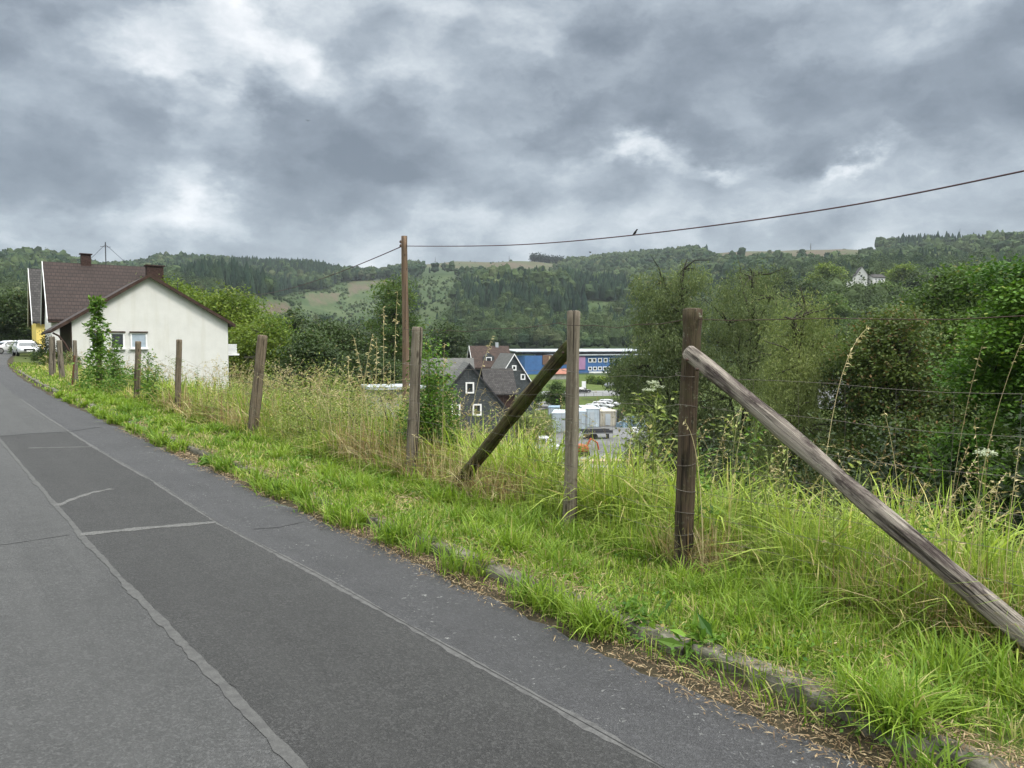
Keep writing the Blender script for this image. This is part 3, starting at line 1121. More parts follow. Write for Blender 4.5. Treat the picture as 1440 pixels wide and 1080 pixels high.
# ------------------------------------------------------------------ single plants one can point at
def plants():
    g = 'leafy weeds by the fence'
    # climber column round the post by the white house
    p = on(27.2, 4.1)
    st, lf = MB(), MB()
    st.tube([(0, 0, 0), (.04, .02, 1.0), (-.02, 0, 2.0), (.05, 0, 2.95)], [.03, .024, .018, .008], 6)
    k = 1500
    u = rng.uniform(.05, 1, k)
    a = rng.uniform(0, 6.28, k)
    rad = (.34 - .12 * u + .12 * np.sin(u * 21)) * np.sqrt(rng.random(k)) * np.where(u > .93, .6, 1) * (1 + .9 * (u < .33))
    Pp = np.stack([np.cos(a) * rad, np.sin(a) * rad, u * 3.0], -1)
    leaves(lf, Pp, .13, tints(k, (.55, .25), (.5, .18), .02), .7, .6)
    t = thing('climbing_plant', 'tall leafy green climber column growing in front of the white house', 'climbing plant', p)
    st.build('stem', M['stem'], t, True)
    lf.build('leaves', M['weed'], t)
    # second lower tall leafy weeds near it
    specs = [(25.3, 4.3, 1.75, 420, .15, 'weed', 'tall leafy weed just right of the climber column'),
             (21.6, 4.35, 1.35, 260, .12, 'weed', 'dark green weed below the right house window'),
             (20.2, 4.2, 1.05, 260, .10, 'weed', 'low leafy weed left of the brown post before the gable'),
             (12.9, 4.9, 1.1, 200, .08, 'paleweed', 'pale weed right behind the leaning post'),
             (18.6, 4.5, 1.3, 160, .07, 'paleweed', 'thin dry flowering weed just left of the post before the gable')]
    for (s, n, h, nl, ls, mt, lab) in specs:
        weed('weed', lab, 'weed', on(s, n), h, nl, ls, g, mt, bushy=.22, r=.01)
    # hogweed like plant between the two braced posts
    q = at(918, 560, 6.4)
    base = Vector((q.x, q.y, gz(q.x, q.y)))
    weed('cow_parsnip', 'tall pale green umbel plant beside the dark post', 'plant', base, q.z - base.z + .05, 210, .085, None, 'paleweed', bushy=.2, r=.007, aspect=.4, umb=3)
    q = at(1385, 648, 4.2)
    base = Vector((q.x, q.y, gz(q.x, q.y)))
    weed('wild_carrot', 'single white umbel flower on a thin stalk above the pale brace', 'flower', base, q.z - base.z, 30, .05, None, 'weed', bushy=.05, r=.0035, aspect=.3, umb=1, bend=.02)
    q = at(985, 630, 5.5)
    base = Vector((q.x, q.y, gz(q.x, q.y)))
    weed('weed', 'bright leafy weed just right of the dark post', 'weed', base, q.z - base.z + .12, 120, .06, g, 'weed', bushy=.18)
    q = at(1070, 655, 5.6)
    base = Vector((q.x, q.y, gz(q.x, q.y)))
    weed('weed', 'spindly weed under the upper part of the pale brace', 'weed', base, q.z - base.z + .1, 90, .05, g, 'paleweed', bushy=.2)
    # dock / dandelion rosettes by the kerb
    for i, (px, py, sz, lab) in enumerate([(985, 930, .17, 'broad leafed rosette weed growing over the kerb stones'), (880, 868, .10, 'small rosette weed at the foot of the kerb'), (290, 655, .16, 'bright green leafy clump on the road edge'), (905, 885, .11, 'flat rosette weed beside the dry litter')]):
        p = G(px, py)
        lf = MB()
        k = 46
        a = rng.uniform(0, 6.28, k)
        d = np.stack([np.cos(a), np.sin(a), rng.uniform(.1, 1.3, k)], -1)
        leaves(lf, np.tile([[0, 0, .03]], (k, 1)) + rng.normal(0, .05, (k, 3)) * [1, 1, .3], sz * .72, tints(k, (.6, .25), (.55, .2), 0), .35, .34, d)
        tag(lf.build('rosette_weed', M['weed'], None, False, p), lab, 'weed', 'rosette weeds along the kerb')
    # bright grass clump over the kerb at the bottom right
    for (px, py, lab, n_) in [(1265, 1062, 'bright grass tussock spilling over the kerb at the bottom edge', 420), (1215, 1030, 'smaller grass tussock leaning on the kerb stones', 220)]:
        p = G(px, py)
        mb = MB()
        P = np.stack([rng.normal(0, .055, n_), rng.normal(0, .05, n_), np.zeros(n_)], -1)
        ribbons(mb, P, rng.uniform(.12, .30, n_), rng.uniform(0, 6.28, n_), np.abs(rng.normal(.7, .35, n_)), np.full(n_, .0055), tints(n_, (.55, .2), (.55, .15), .04), 5)
        tag(mb.build('grass_tussock', M['grass'], None, False, p), lab, 'grass tussock', 'grass tussocks on the kerb')

    # bedstraw and bramble mounds between the posts
    bs = [(11.3, 4.8, .85, .75, 1.1, 7000, .034, 'paleweed', 'pale yellow green bedstraw mound right of the leaning post'),
          (10.2, 4.95, .9, .75, 1.12, 7000, .034, 'paleweed', 'pale bedstraw mound in the middle of the gap left of the utility pole'),
          (9.25, 4.95, .75, .6, 1.05, 6000, .034, 'paleweed', 'yellowish weed mound nearest the left side of the grey post'),
          (12.3, 5.3, .95, .8, 1.3, 6000, .042, 'paleweed', 'pale weed mound behind the leaning post'),
          (8.3, 4.75, .45, .4, .95, 3600, .04, 'weed', 'brownish bramble bush left of the grey post'),
          (7.95, 4.78, .36, .34, 1.55, 6500, .046, 'weed', 'upright green elder shrub right of the grey post'),
          (15.2, 4.9, 1.1, .8, 1.15, 6000, .042, 'paleweed', 'dry yellow weed mound between the leaning post and the gable post'),
          (24.3, 4.6, 1.0, .8, .95, 2200, .08, 'weed', 'green bramble mound right of the climber column'),
          (30, 4.9, 1.2, .9, .9, 1800, .09, 'weed', 'bramble mound left of the climber column')]
    for (s, n, rx, ry, h, nl, ls, mt, lab) in bs:
        bush('weed_mound' if mt == 'paleweed' else 'shrub', lab, 'bush', on(s, n), rx, ry, h, nl, ls, mt, 'weed mounds along the fence', .45, .12 if mt == 'paleweed' else .05)

    for i in range(34):
        s = rng.uniform(5.5, 20) if i > 12 else rng.uniform(-1, 6.5)
        n = rng.uniform(4.3, 5.4)
        mt = rng.choice(['paleweed', 'weed', 'paleweed'])
        h = rng.uniform(.7, 1.25)
        st, lf, fl = leafy_stem(h, int(rng.integers(60, 150)), rng.uniform(.035, .07), bend=rng.uniform(0, .3), bushy=rng.uniform(.08, .2), r=.004)
        t = thing('tall_weed', 'tall thin leafy weed rising out of the long grass along the fence', 'weed', on(s, n), 0, 'tall thin weeds in the long grass')
        st.build('stem', M['stem'], t, True)
        lf.build('leaves', M[mt], t)

    # garden shrubs before the white house and by the drive
    for (px, py, Y, rx, h, mt, lab) in [(66, 515, 53, .95, 1.9, 'leaf_dark', 'dark round garden shrub beside the parked white car'),
                                      (78, 520, 47, .8, 1.0, 'leaf_lime', 'light green garden shrub at the end of the verge'),
                                      (57, 522, 58, .7, .7, 'leaf_mid', 'low shrub at the road edge below the parked car'),
                                      (97, 520, 44, .7, 1.1, 'leaf_mid', 'shrub at the porch corner of the white house'),
                                      (22, 492, 82, .8, 1.2, 'leaf_mid', 'shrub between the two white parked cars')]:
        q = at(px, py, Y)
        bush('garden_shrub', lab, 'shrub', (q.x, q.y, gz(q.x, q.y) - .05), rx, rx, h, 1500, .14, mt, 'garden shrubs by the driveway')

    # prominent stalks
    def stalk(root, tip, lab, droop, tint, r=.0022, head=.22, sp=26, sl=.028):
        (rx, ry, Y) = root
        A = at(rx, ry, Y)
        B = at(tip[0], tip[1], Y + tip[2])
        A.z = gz(A.x, A.y)
        mb = MB()
        K = 14
        t = np.linspace(0, 1, K)
        h = B.z - A.z
        dx = np.array([B.x - A.x, B.y - A.y])
        hr = t ** (2.2 if droop else 1.2)
        up = h * (t + droop * .22 * np.sin(math.pi * np.clip(t, 0, 1)) * t)
        pts = np.stack([A.x + dx[0] * hr, A.y + dx[1] * hr, A.z + up], -1)
        mb.tube(pts, r * np.linspace(1.3, .5, K), 5, 0, tint, cap=False)
        u = np.sort(rng.uniform(1 - head, 1, sp))
        Q = np.stack([np.interp(u, t, pts[:, i]) for i in range(3)], -1)
        d = np.tile(np.array([dx[0], dx[1], -.1 if droop else .5]) / (np.hypot(*dx) + .2), (sp, 1)) + .3 * rng.normal(size=(sp, 3))
        leaves(mb, Q, sl, np.tile(np.array(tint), (sp, 1)), .2, .26, d)
        tag(mb.build('grass_stalk', M['straw']), lab, 'grass stalk', 'tall single grass stalks')

    straw = (.6, .55, 0, 1)
    grn = (.25, .4, 0, 1)
    stalk((1150, 700, 4.7), (1222, 459, .1), 'tall arching grass stalk with a drooping seed head over the pale brace', 1, straw, .0024, .3, 34, .035)
    stalk((1272, 700, 4.4), (1243, 577, 0), 'bare bent stalk above the middle of the pale brace', .3, straw, .002, .03, 3)
    stalk((1362, 720, 3.9), (1441, 470, 0), 'thin green stalk rising at the right picture edge', .2, grn, .002, .1, 8)
    stalk((1330, 700, 3.9), (1381, 486, .1), 'fine seed stalk left of the right edge stalk', .2, (.3, .2, 0, 1), .0016, .15, 10)
    stalk((1415, 700, 3.8), (1436, 616, .1), 'short pale seed stalk right of the white umbel', .2, straw, .002, .3, 20)
    stalk((1025, 640, 5.3), (1050, 576, .1), 'short stalk left of the pale brace', .2, straw, .0018, .25, 12)
    stalk((990, 700, 5.05), (962, 592, .0), 'dead bent stalk in front of the dark post', 1, (.8, .6, .0, 1), .003, .1, 6)
    stalk((505, 560, 9.0), (524, 470, .1), 'tall straw stalk leftmost of the tuft by the utility pole', .1, straw, .0032, .28, 26, .05)
    stalk((520, 560, 9.2), (497, 474, .1), 'straw stalk leaning left in the tuft by the utility pole', .1, straw, .003, .3, 26, .05)
    stalk((540, 560, 9.1), (539, 432, .1), 'tallest straw stalk in the tuft left of the utility pole', .1, straw, .003, .3, 30, .05)
    stalk((553, 560, 9.1), (559, 410, .1), 'grass stalk with white florets just left of the utility pole', .15, straw, .0028, .35, 30, .05)
    stalk((528, 560, 9.2), (530, 474, .1), 'upright stalk in the middle of the straw tuft', .05, straw, .003, .3, 26, .05)
    stalk((490, 560, 9.4), (490, 500, .1), 'short upright stalk left of the straw tuft', .05, straw, .003, .3, 20, .05)
    stalk((470, 590, 9.8), (432, 530, .1), 'arched stalk over the pale bedstraw', 1, straw, .003, .3, 24, .05)
    stalk((622, 600, 8.4), (625, 482, .1), 'seed stalk right of the grey post before the dark tree', .1, (.4, .5, 0, 1), .0022, .25, 18, .04)
    stalk((655, 600, 8.0), (693, 472, .1), 'seed stalk leaning right above the slate house', .1, straw, .0022, .2, 18, .04)
    stalk((640, 610, 7.6), (742, 566, .1), 'arching stalk crossing the dark brace', 1, straw, .0022, .25, 20, .04)
    stalk((690, 640, 7.0), (772, 592, .1), 'pale oat stalk in front of the willow bush', .8, straw, .0022, .25, 20, .04)
    stalk((1255, 740, 4.2), (1305, 678, 0), 'pinkish drooping seed head below the bare bent stalk', .8, (.3, .5, .3, 1), .002, .45, 40, .032)
    stalk((1300, 745, 4.0), (1355, 680, 0), 'pale drooping seed head left of the white umbel', .8, straw, .002, .45, 40, .032)
    stalk((1330, 760, 3.9), (1402, 683, 0), 'long pale seed head under the white umbel', .8, straw, .002, .5, 44, .032)


plants()


# ------------------------------------------------------------------ trees
def crown_points(lobes, nclump):
    """clump centres on and inside ellipsoids (x, y, z, rx, ry, rz)"""
    L = np.array(lobes, float)
    vol = (L[:, 3] * L[:, 4] * L[:, 5]) ** (2 / 3)
    idx = rng.choice(len(L), nclump, p=vol / vol.sum())
    d = rng.normal(size=(nclump, 3))
    d /= np.linalg.norm(d, axis=1)[:, None]
    r = rng.uniform(.35, 1, nclump) ** .5
    return L[idx, :3] + d * L[idx, 3:] * r[:, None], idx


def make_tree(name, label, base, H, W, mat, nleaf=20000, ls=.14, seed=1, group=None, crown_from=.2, lobes_n=14, clump=.45, bark='bark', aspect=.55, trunk_r=None, droop=0, shape='round', trunks=1, dry=.04, per=34, up=.5):
    global rng
    old = rng
    rng = np.random.default_rng(seed)
    cr = W / 2
    z0 = H * crown_from
    lobes = []
    for i in range(lobes_n):
        f = (i + .5) / lobes_n
        if shape == 'round':
            z = z0 + (H - z0) * (.12 + .76 * f)
            prof = math.sin(math.pi * (.14 + .74 * f)) ** .7
        elif shape == 'tall':
            z = z0 + (H - z0) * (.06 + .86 * f)
            prof = (1 - f) ** .7 * .8 + .25
        elif shape == 'spread':
            z = z0 + (H - z0) * (.3 + .6 * f)
            prof = (1 - .75 * f ** 2)
        else:
            z = z0 + (H - z0) * f * .9
            prof = 1 - .8 * f
        a = i * 2.4 + rng.uniform(-.5, .5)
        rr = cr * prof * rng.uniform(.35, .72)
        sz = cr * rng.uniform(.3, .5) * (.6 + .5 * prof)
        lobes.append((rr * math.cos(a), rr * math.sin(a), z, sz, sz, sz * rng.uniform(.55, .85) * (1 if shape != 'tall' else 1.1)))
    nc = max(20, nleaf // per)
    C, li = crown_points(lobes, nc)
    lt = tints(len(lobes), (.5, .16), (.5, .1))
    ct = lt[li] + rng.normal(0, .13, (nc, 4))
    idx = rng.integers(0, nc, nleaf)
    lf = MB()
    T = ct[idx] + rng.normal(0, .1, (nleaf, 4))
    T[:, 2] = (rng.random(nleaf) < dry) * rng.uniform(.4, 1, nleaf)
    if dry > .2:
        T[:, 2] = np.clip(np.clip(lt[li[idx], 0] * 1.4 - .55, 0, 1) * rng.uniform(.3, 1.2, nleaf), 0, 1)
    P = C[idx] + rng.normal(size=(nleaf, 3)) * np.array([clump, clump, clump * .45])
    dirs = None
    if droop:
        tt = rng.random(nleaf)
        P[:, 2] -= tt * droop * (.4 + rng.random(nc)[idx])
        off = rng.normal(size=(nc, 5, 2)) * .28
        st_ = rng.integers(0, 5, nleaf)
        P[:, :2] = C[idx][:, :2] + off[idx, st_] + rng.normal(0, .05, (nleaf, 2))
        dirs = np.tile([0, 0, -1.0], (nleaf, 1)) + .5 * rng.normal(size=(nleaf, 3))
    leaves(lf, P, ls, np.clip(T, 0, 1), up if not droop else -.2, aspect, dirs)
    # trunk and limbs
    tb = MB()
    r0 = trunk_r or H * .016
    for k in range(trunks):
        o = np.array([0, 0, 0.]) if trunks == 1 else np.array([rng.normal(0, .4), rng.normal(0, .4), 0])
        top = np.array([rng.normal(0, .04) * W, rng.normal(0, .04) * W, H * .88])
        if trunks > 1:
            top += np.array([math.cos(k * 2.1), math.sin(k * 2.1), 0]) * cr * .35
        zz = np.linspace(0, 1, 10)
        pts = o + (top - o) * zz[:, None] + np.stack([np.sin(zz * 5 + k) * .02 * H, np.cos(zz * 4 + k) * .02 * H, 0 * zz], -1) * zz[:, None]
        pts[0, 2] -= .4
        tb.tube(pts, r0 * (1.25 - 1.1 * zz) / math.sqrt(trunks) + .01, 8)
        for i, lb in enumerate(lobes):
            if i % trunks != k:
                continue
            e = np.array(lb[:3]) + np.array([0, 0, lb[5] * .2])
            f = np.clip((e[2] / H - .22) / .75, .12, .85)
            s = np.array([np.interp(f, zz, pts[:, q]) for q in range(3)])
            mid = s * .5 + e * .5 + np.array([0, 0, .06 * H]) + rng.normal(0, .02 * H, 3)
            tb.tube([s, s * .75 + mid * .25 + [0, 0, .01 * H], mid, e * .7 + mid * .3, e], r0 * .42 * np.array([1, .85, .6, .4, .15]), 6)
            for b in range(4):
                e2 = e + rng.normal(0, .5, 3) * np.array(lb[3:]) * 1.2
                tb.tube([mid, (mid + e2) / 2 + rng.normal(0, .1, 3), e2], r0 * np.array([.22, .14, .05]), 4, cap=False)
    t = thing(name, label, 'tree', base, seed * 1.7 % 6.28, group)
    tb.build('trunk', M[bark], t, True)
    lf.build('crown', M[mat], t)
    rng = old
    return t


def tree_at(px, py_top, Y, wpx, name, label, mat, zb=None, **kw):
    top = at(px, py_top, Y)
    b = gz(top.x, top.y) if zb is None else zb
    return make_tree(name, label, (top.x, top.y, b - .1), top.z - b, wpx / F * Y, mat, **kw)


def trees():
    gr = 'trees on the bank to the right'
    tree_at(950, 322, 40, 160, 'willow_tree', 'tall grey green willow right behind the gap between the two braced posts', 'leaf_willow', nleaf=52000, ls=.18, seed=11, group=gr, clump=.34, lobes_n=22, shape='round', crown_from=.10, aspect=.28, droop=.9, per=26, trunk_r=.2, bark='bark_dark')
    tree_at(1045, 322, 42, 205, 'willow_tree', 'broad grey green willow behind the upper end of the pale brace', 'leaf_willow', nleaf=56000, ls=.18, seed=12, group=gr, clump=.36, lobes_n=24, crown_from=.08, aspect=.28, droop=.8, per=26, trunk_r=.22, bark='bark_dark')
    tree_at(1132, 372, 33, 175, 'birch_tree', 'light olive weeping birch with hanging twigs left of the arching stalk', 'leaf_birch', nleaf=60000, ls=.12, seed=13, group=gr, clump=.3, lobes_n=16, droop=1.9, shape='tall', crown_from=.25, aspect=.35, bark='bark')
    tree_at(1258, 408, 31, 195, 'ash_tree', 'reddish tinged tree behind the arching stalk', 'leaf_red', nleaf=44000, ls=.15, seed=14, group=gr, clump=.36, lobes_n=20, shape='spread', crown_from=.3, dry=.12, trunks=2, per=24, bark='bark_dark', trunk_r=.16)
    tree_at(1352, 348, 35, 200, 'oak_tree', 'dark green tree with bare forked trunk left of the bright maple', 'leaf_mid', nleaf=52000, ls=.17, seed=15, group=gr, clump=.4, lobes_n=22, shape='spread', crown_from=.34, trunks=2, per=26, bark='bark_dark', trunk_r=.22)
    tree_at(1452, 296, 20, 235, 'maple_tree', 'bright green maple at the right picture edge', 'leaf_maple', nleaf=85000, ls=.11, seed=16, group=gr, clump=.26, lobes_n=30, shape='round', crown_from=.12, aspect=.8, per=30, bark='bark_dark', trunk_r=.13, up=1.4)
    # undergrowth at their feet; tree shade is put into the dark bushes' leaf colour
    g2 = 'bushes at the foot of the bank trees'
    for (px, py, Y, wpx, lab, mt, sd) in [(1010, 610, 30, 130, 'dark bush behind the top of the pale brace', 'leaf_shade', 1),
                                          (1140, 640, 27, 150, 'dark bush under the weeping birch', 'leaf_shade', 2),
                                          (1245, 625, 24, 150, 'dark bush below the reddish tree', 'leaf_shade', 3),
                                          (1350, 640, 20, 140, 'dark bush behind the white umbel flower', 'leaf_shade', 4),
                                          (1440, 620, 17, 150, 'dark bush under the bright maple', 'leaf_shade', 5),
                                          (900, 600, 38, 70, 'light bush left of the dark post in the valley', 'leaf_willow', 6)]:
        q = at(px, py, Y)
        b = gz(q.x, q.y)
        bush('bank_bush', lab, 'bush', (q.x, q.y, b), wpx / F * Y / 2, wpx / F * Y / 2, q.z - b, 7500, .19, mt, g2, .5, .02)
    # left and middle
    gl = 'trees beside the white house and down the slope'
    tree_at(248, 386, 66, 150, 'maple_tree', 'yellow green tree rising directly behind the white gable', 'leaf_lime', nleaf=26000, ls=.26, seed=21, group=gl, clump=.6, lobes_n=16, crown_from=.1, shape='round')
    tree_at(320, 402, 64, 150, 'maple_tree', 'broad yellow green tree right of the white gable', 'leaf_lime', nleaf=28000, ls=.26, seed=22, group=gl, clump=.65, lobes_n=18, crown_from=.05, shape='spread')
    tree_at(368, 440, 58, 110, 'ash_tree', 'green tree with drooping right edge behind the leaning post', 'leaf_lime', nleaf=24000, ls=.22, seed=23, group=gl, clump=.55, lobes_n=16, crown_from=.02)
    tree_at(412, 424, 84, 60, 'poplar_tree', 'narrow dark pointed tree between the lime tree and the dark thicket', 'leaf_dark', nleaf=11000, ls=.3, seed=24, group=gl, clump=.5, lobes_n=11, crown_from=.1, shape='tall')
    tree_at(470, 440, 66, 125, 'oak_tree', 'dark round tree left of the straw tuft', 'leaf_dark', nleaf=26000, ls=.25, seed=25, group=gl, clump=.6, lobes_n=16, crown_from=.05)
    tree_at(432, 462, 54, 90, 'oak_tree', 'dark thicket tree right of the leaning post', 'leaf_dark', nleaf=18000, ls=.22, seed=26, group=gl, clump=.5, lobes_n=12, crown_from=.02)
    tree_at(520, 492, 58, 90, 'hazel_tree', 'low dark tree under the straw tuft stalks', 'leaf_dark', nleaf=15000, ls=.22, seed=27, group=gl, clump=.5, lobes_n=12, crown_from=.02)
    tree_at(556, 379, 85, 105, 'spruce_tree', 'tall feathery tree just left of the utility pole top', 'leaf_mid', nleaf=20000, ls=.34, seed=28, group=gl, clump=.55, lobes_n=20, crown_from=.08, shape='tall', aspect=.4, bark='bark_dark')
    tree_at(624, 450, 150, 80, 'oak_tree', 'round dark tree right of the grey post tops', 'leaf_dark', nleaf=12000, ls=.55, seed=29, group=gl, clump=1.0, lobes_n=14, crown_from=.05)
    tree_at(585, 462, 140, 60, 'oak_tree', 'dark tree hidden behind the utility pole', 'leaf_dark', nleaf=9000, ls=.5, seed=30, group=gl, clump=1.0, lobes_n=12, crown_from=.05)
    tree_at(24, 404, 104, 62, 'spruce_tree', 'dark evergreen tree behind the parked cars at the end of the road', 'leaf_dark', nleaf=16000, ls=.34, seed=31, group=gl, clump=.6, lobes_n=14, crown_from=.02)
    tree_at(-14, 412, 110, 60, 'spruce_tree', 'dark evergreen tree cut by the left picture edge', 'leaf_dark', nleaf=12000, ls=.36, seed=32, group=gl, clump=.6, lobes_n=12, crown_from=.02)
    # valley
    gv = 'trees and bushes around the valley yards'
    tree_at(888, 497, 165, 62, 'maple_tree', 'round dark tree at the right end of the blue building', 'leaf_dark', nleaf=9000, ls=.6, seed=41, group=gv, clump=1.0, lobes_n=12, crown_from=.05)
    tree_at(748, 576, 97, 72, 'willow_bush', 'bushy willow between the dark brace and the white containers', 'leaf_birch', nleaf=9000, ls=.3, seed=42, group=gv, clump=.45, lobes_n=12, crown_from=.02, aspect=.35)
    tree_at(712, 545, 112, 40, 'hazel_tree', 'light green bush beside the white van', 'leaf_lime', nleaf=5000, ls=.35, seed=43, group=gv, clump=.5, lobes_n=8, crown_from=.02)
    tree_at(745, 537, 150, 42, 'hornbeam_tree', 'clipped green hedge tree right of the slate gable', 'leaf_mid', nleaf=6000, ls=.4, seed=44, group=gv, clump=.6, lobes_n=9, crown_from=.0)
    tree_at(783, 532, 150, 26, 'thuja_tree', 'dark upright thuja behind the grey cracked post', 'leaf_mid', nleaf=5000, ls=.4, seed=45, group=gv, clump=.5, lobes_n=8, crown_from=.0)
    for i, (px, py, Y, w, lab) in enumerate([(833, 528, 215, 16, 'small shrub left of three on the grass below the blue building'), (847, 529, 212, 16, 'small shrub in the middle of three on the grass below the blue building'), (862, 526, 210, 22, 'larger shrub right of three on the grass below the blue building')]):
        tree_at(px, py, Y, w, 'valley_shrub', lab, 'leaf_lime', nleaf=1500, ls=.5, seed=50 + i, group=gv, clump=.5, lobes_n=6, crown_from=.0)
    q = [(775, 545, 120, 70, 1.6, 'low hedge along the valley lane', 'leaf_lime')]
    for (px, py, Y, w, h, lab, mt) in q:
        p = at(px, py, Y)
        bush('hedge', lab, 'hedge', (p.x, p.y, gz(p.x, p.y)), w / F * Y / 2, 1.6, h, 3500, .35, mt, None)
    # trees round the house on the right hillside
    gh = 'trees around the white hillside house'
    for (px, py, Y, w, lab, mt, sd) in [(1218, 376, 318, 14, 'dark pointed tree right behind the white hillside gable', 'leaf_dark', 61),
                                    (1204, 397, 262, 28, 'round tree below the white hillside gable', 'leaf_mid', 72),
                                    (1242, 394, 266, 30, 'bushy tree below the white hillside wing', 'leaf_mid', 73),
                                    (1226, 400, 270, 26, 'dark round tree in front of the white hillside house', 'leaf_dark', 62),
                                    (1140, 388, 250, 60, 'dark tree left of the white hillside house', 'leaf_dark', 63),
                                    (1175, 404, 215, 56, 'mid green tree below the white hillside house', 'leaf_mid', 64),
                                    (1100, 372, 280, 60, 'tall dark tree above the weeping birch', 'leaf_dark', 65),
                                    (1270, 366, 335, 40, 'light green tree right of the white hillside house', 'leaf_lime', 66),
                                    (1295, 376, 255, 60, 'dark tree on the slope above the oak', 'leaf_dark', 67),
                                    (1165, 366, 330, 50, 'light green tree on the slope above the hillside house', 'leaf_lime', 68),
                                    (1256, 424, 200, 60, 'mid green tree on the slope right of the arching stalk tip', 'leaf_mid', 69),
                                    (1190, 440, 150, 90, 'green tree low on the slope behind the arching stalk', 'leaf_mid', 70),
                                    (1120, 425, 200, 70, 'dark green tree on the slope behind the birch top', 'leaf_mid', 71)]:
        tree_at(px, py, Y, w, 'hillside_tree', lab, mt, nleaf=7000, ls=Y * .0032, seed=sd, group=gh, clump=Y * .0042, lobes_n=12, crown_from=.05)
    # lone trees on the skyline
    gs = 'lone trees on the skyline'
    for (px, py, Y, w, lab, sd) in [(1350, 331, 1000, 14, 'round tree standing alone on the right skyline', 81), (716, 362, 1400, 8, 'thin lone tree left of the skyline copse', 82), (885, 349, 1330, 8, 'small lone tree on the ridge left of the willow tops', 83)]:
        pass


trees()


def forest():
    """woods on the far hillsides"""
    ico = bpy.data.meshes.new('tmp')
    import bmesh
    bm = bmesh.new()
    bmesh.ops.create_icosphere(bm, subdivisions=2, radius=1)
    bm.verts.ensure_lookup_table()
    IV = np.array([v.co[:] for v in bm.verts])
    IF = np.array([[v.index for v in f.verts] for f in bm.faces])
    bm.free()
    n = 100000
    # even cover in picture terms and in ground terms
    px = rng.uniform(-120, 1560, n)
    rr = 215 + (1650 - 215) * rng.random(n) ** .75
    ang = np.arctan((px - 720) / F)
    x, y = np.sin(ang) * rr, np.cos(ang) * rr
    z = height(x, y)
    kk = cover(x, y, z)
    qx, qy = proj(x, y, z)
    # no trees in the valley bottom near the buildings
    keep = (z > -6.0) & (qy < 500)
    # thin on clearings
    keep &= ~((kk == 1) & (rng.random(n) < .985)) & ~((kk == 2) & (rng.random(n) < .25))
    keep &= (kk == 3) | (rng.random(n) < .6)
    tx, ty = proj(x, y, z + 11)
    keep &= ~((cover(x, y, z + 9) == 1) & (rng.random(n) < .97)) & ~((cover(x, y, z + 9) == 2) & (kk != 2) & (rng.random(n) < .7))
    keep &= ~((tx > 1186) & (tx < 1256) & (ty < 404) & (rr < 345))
    # thin with distance where they would overlap anyway
    keep &= rng.random(n) < np.clip(.35 + rr / 1500, 0, 1)
    x, y, z, kk, rr = x[keep], y[keep], z[keep], kk[keep], rr[keep]
    print('forest trees', len(x))
    wave = .5 + .5 * np.sin(x * .02 + 2 * np.sin(y * .013))
    con = ((kk == 3) & (rng.random(len(x)) < .86)) | ((kk == 0) & (rng.random(len(x)) < .10 + .25 * (wave > .8)))
    con &= rr > 420
    mb, mc = MB(), MB()
    # broadleaf crowns
    sel = np.where(~con)[0]
    m = len(sel)
    NV = len(IV)
    R0 = rng.uniform(2.0, 5.2, m)
    small = (kk[sel] == 1) | (kk[sel] == 2)
    R0[small] *= rng.uniform(.12, .36, small.sum())
    Hh = R0 * rng.uniform(1.0, 1.5, m)
    ph = rng.uniform(0, 6.28, (m, 3))
    d = IV[None] * (1 + .22 * np.sin(IV[None, :, 0:1] * 4.5 + ph[:, None, 0:1]) * np.sin(IV[None, :, 1:2] * 4.5 + ph[:, None, 1:2]) + .16 * np.sin(IV[None, :, 2:3] * 7 + ph[:, None, 2:3]) + rng.normal(0, .07, (m, NV, 1)))
    d = d * np.where(rr[sel] < 640, .62, 1)[:, None, None]
    v = d * np.stack([R0, R0, Hh], -1)[:, None, :] + np.stack([x[sel], y[sel], z[sel] + Hh * 1.0 + np.where(small, -.5, 2.0) * 1], -1)[:, None, :]
    f = IF[None] + (np.arange(m) * NV)[:, None, None]
    tt = tints(m, (.42, .26), (.5, .22))
    tt[:, 0] = np.clip(tt[:, 0] + .55 * (wave[sel] - .5) + .2 * small + .36 * (rr[sel] < 520), 0, 1)
    tt[:, 2] = (rng.random(m) < .06) * .5
    vt = np.repeat(tt, NV, 0) + rng.normal(0, .05, (m * NV, 4))
    vt[:, 2] = np.repeat(tt[:, 2], NV)
    mb.add(v.reshape(-1, 3), f.reshape(-1, 3), np.clip(vt, 0, 1))
    # ragged leaf clusters over each crown
    allR, allH, allT, allS, allsel = R0, Hh, tt, small, sel
    for (q, rsz, mask) in ((240, .15, rr[sel] < 640), (24, .42, rr[sel] >= 640)):
     sel, R0, Hh, tt, small = allsel[mask], allR[mask], allH[mask], allT[mask], allS[mask]
     m = len(sel)
     dd = rng.normal(size=(m, q, 3))
     dd[:, :, 2] = np.abs(dd[:, :, 2]) - .25
     dd /= np.linalg.norm(dd, axis=2)[:, :, None]
     C = dd * np.stack([R0, R0, Hh], -1)[:, None, :] * rng.uniform(.7, 1.12, (m, q, 1)) + np.stack([x[sel], y[sel], z[sel] + Hh + np.where(small, -.5, 2.0)], -1)[:, None, :]
     leaves(mb, C.reshape(-1, 3), np.repeat(R0 * rsz, q), np.clip(np.repeat(tt, q, 0) + rng.normal(0, .08, (m * q, 4)) * [1, 1, 0, 0], 0, 1), .4, .7)
    tag(mb.build('broadleaf_forest', M['forest']), 'far mixed broadleaf woods covering the hillsides across the valley', 'forest', kind='stuff')
    # conifers
    sel = np.where(con)[0]
    m = len(sel)
    K = 7
    th = np.arange(K) * 2 * math.pi / K
    H = np.clip(rng.normal(13.5, 2.6, m), 7, 20)
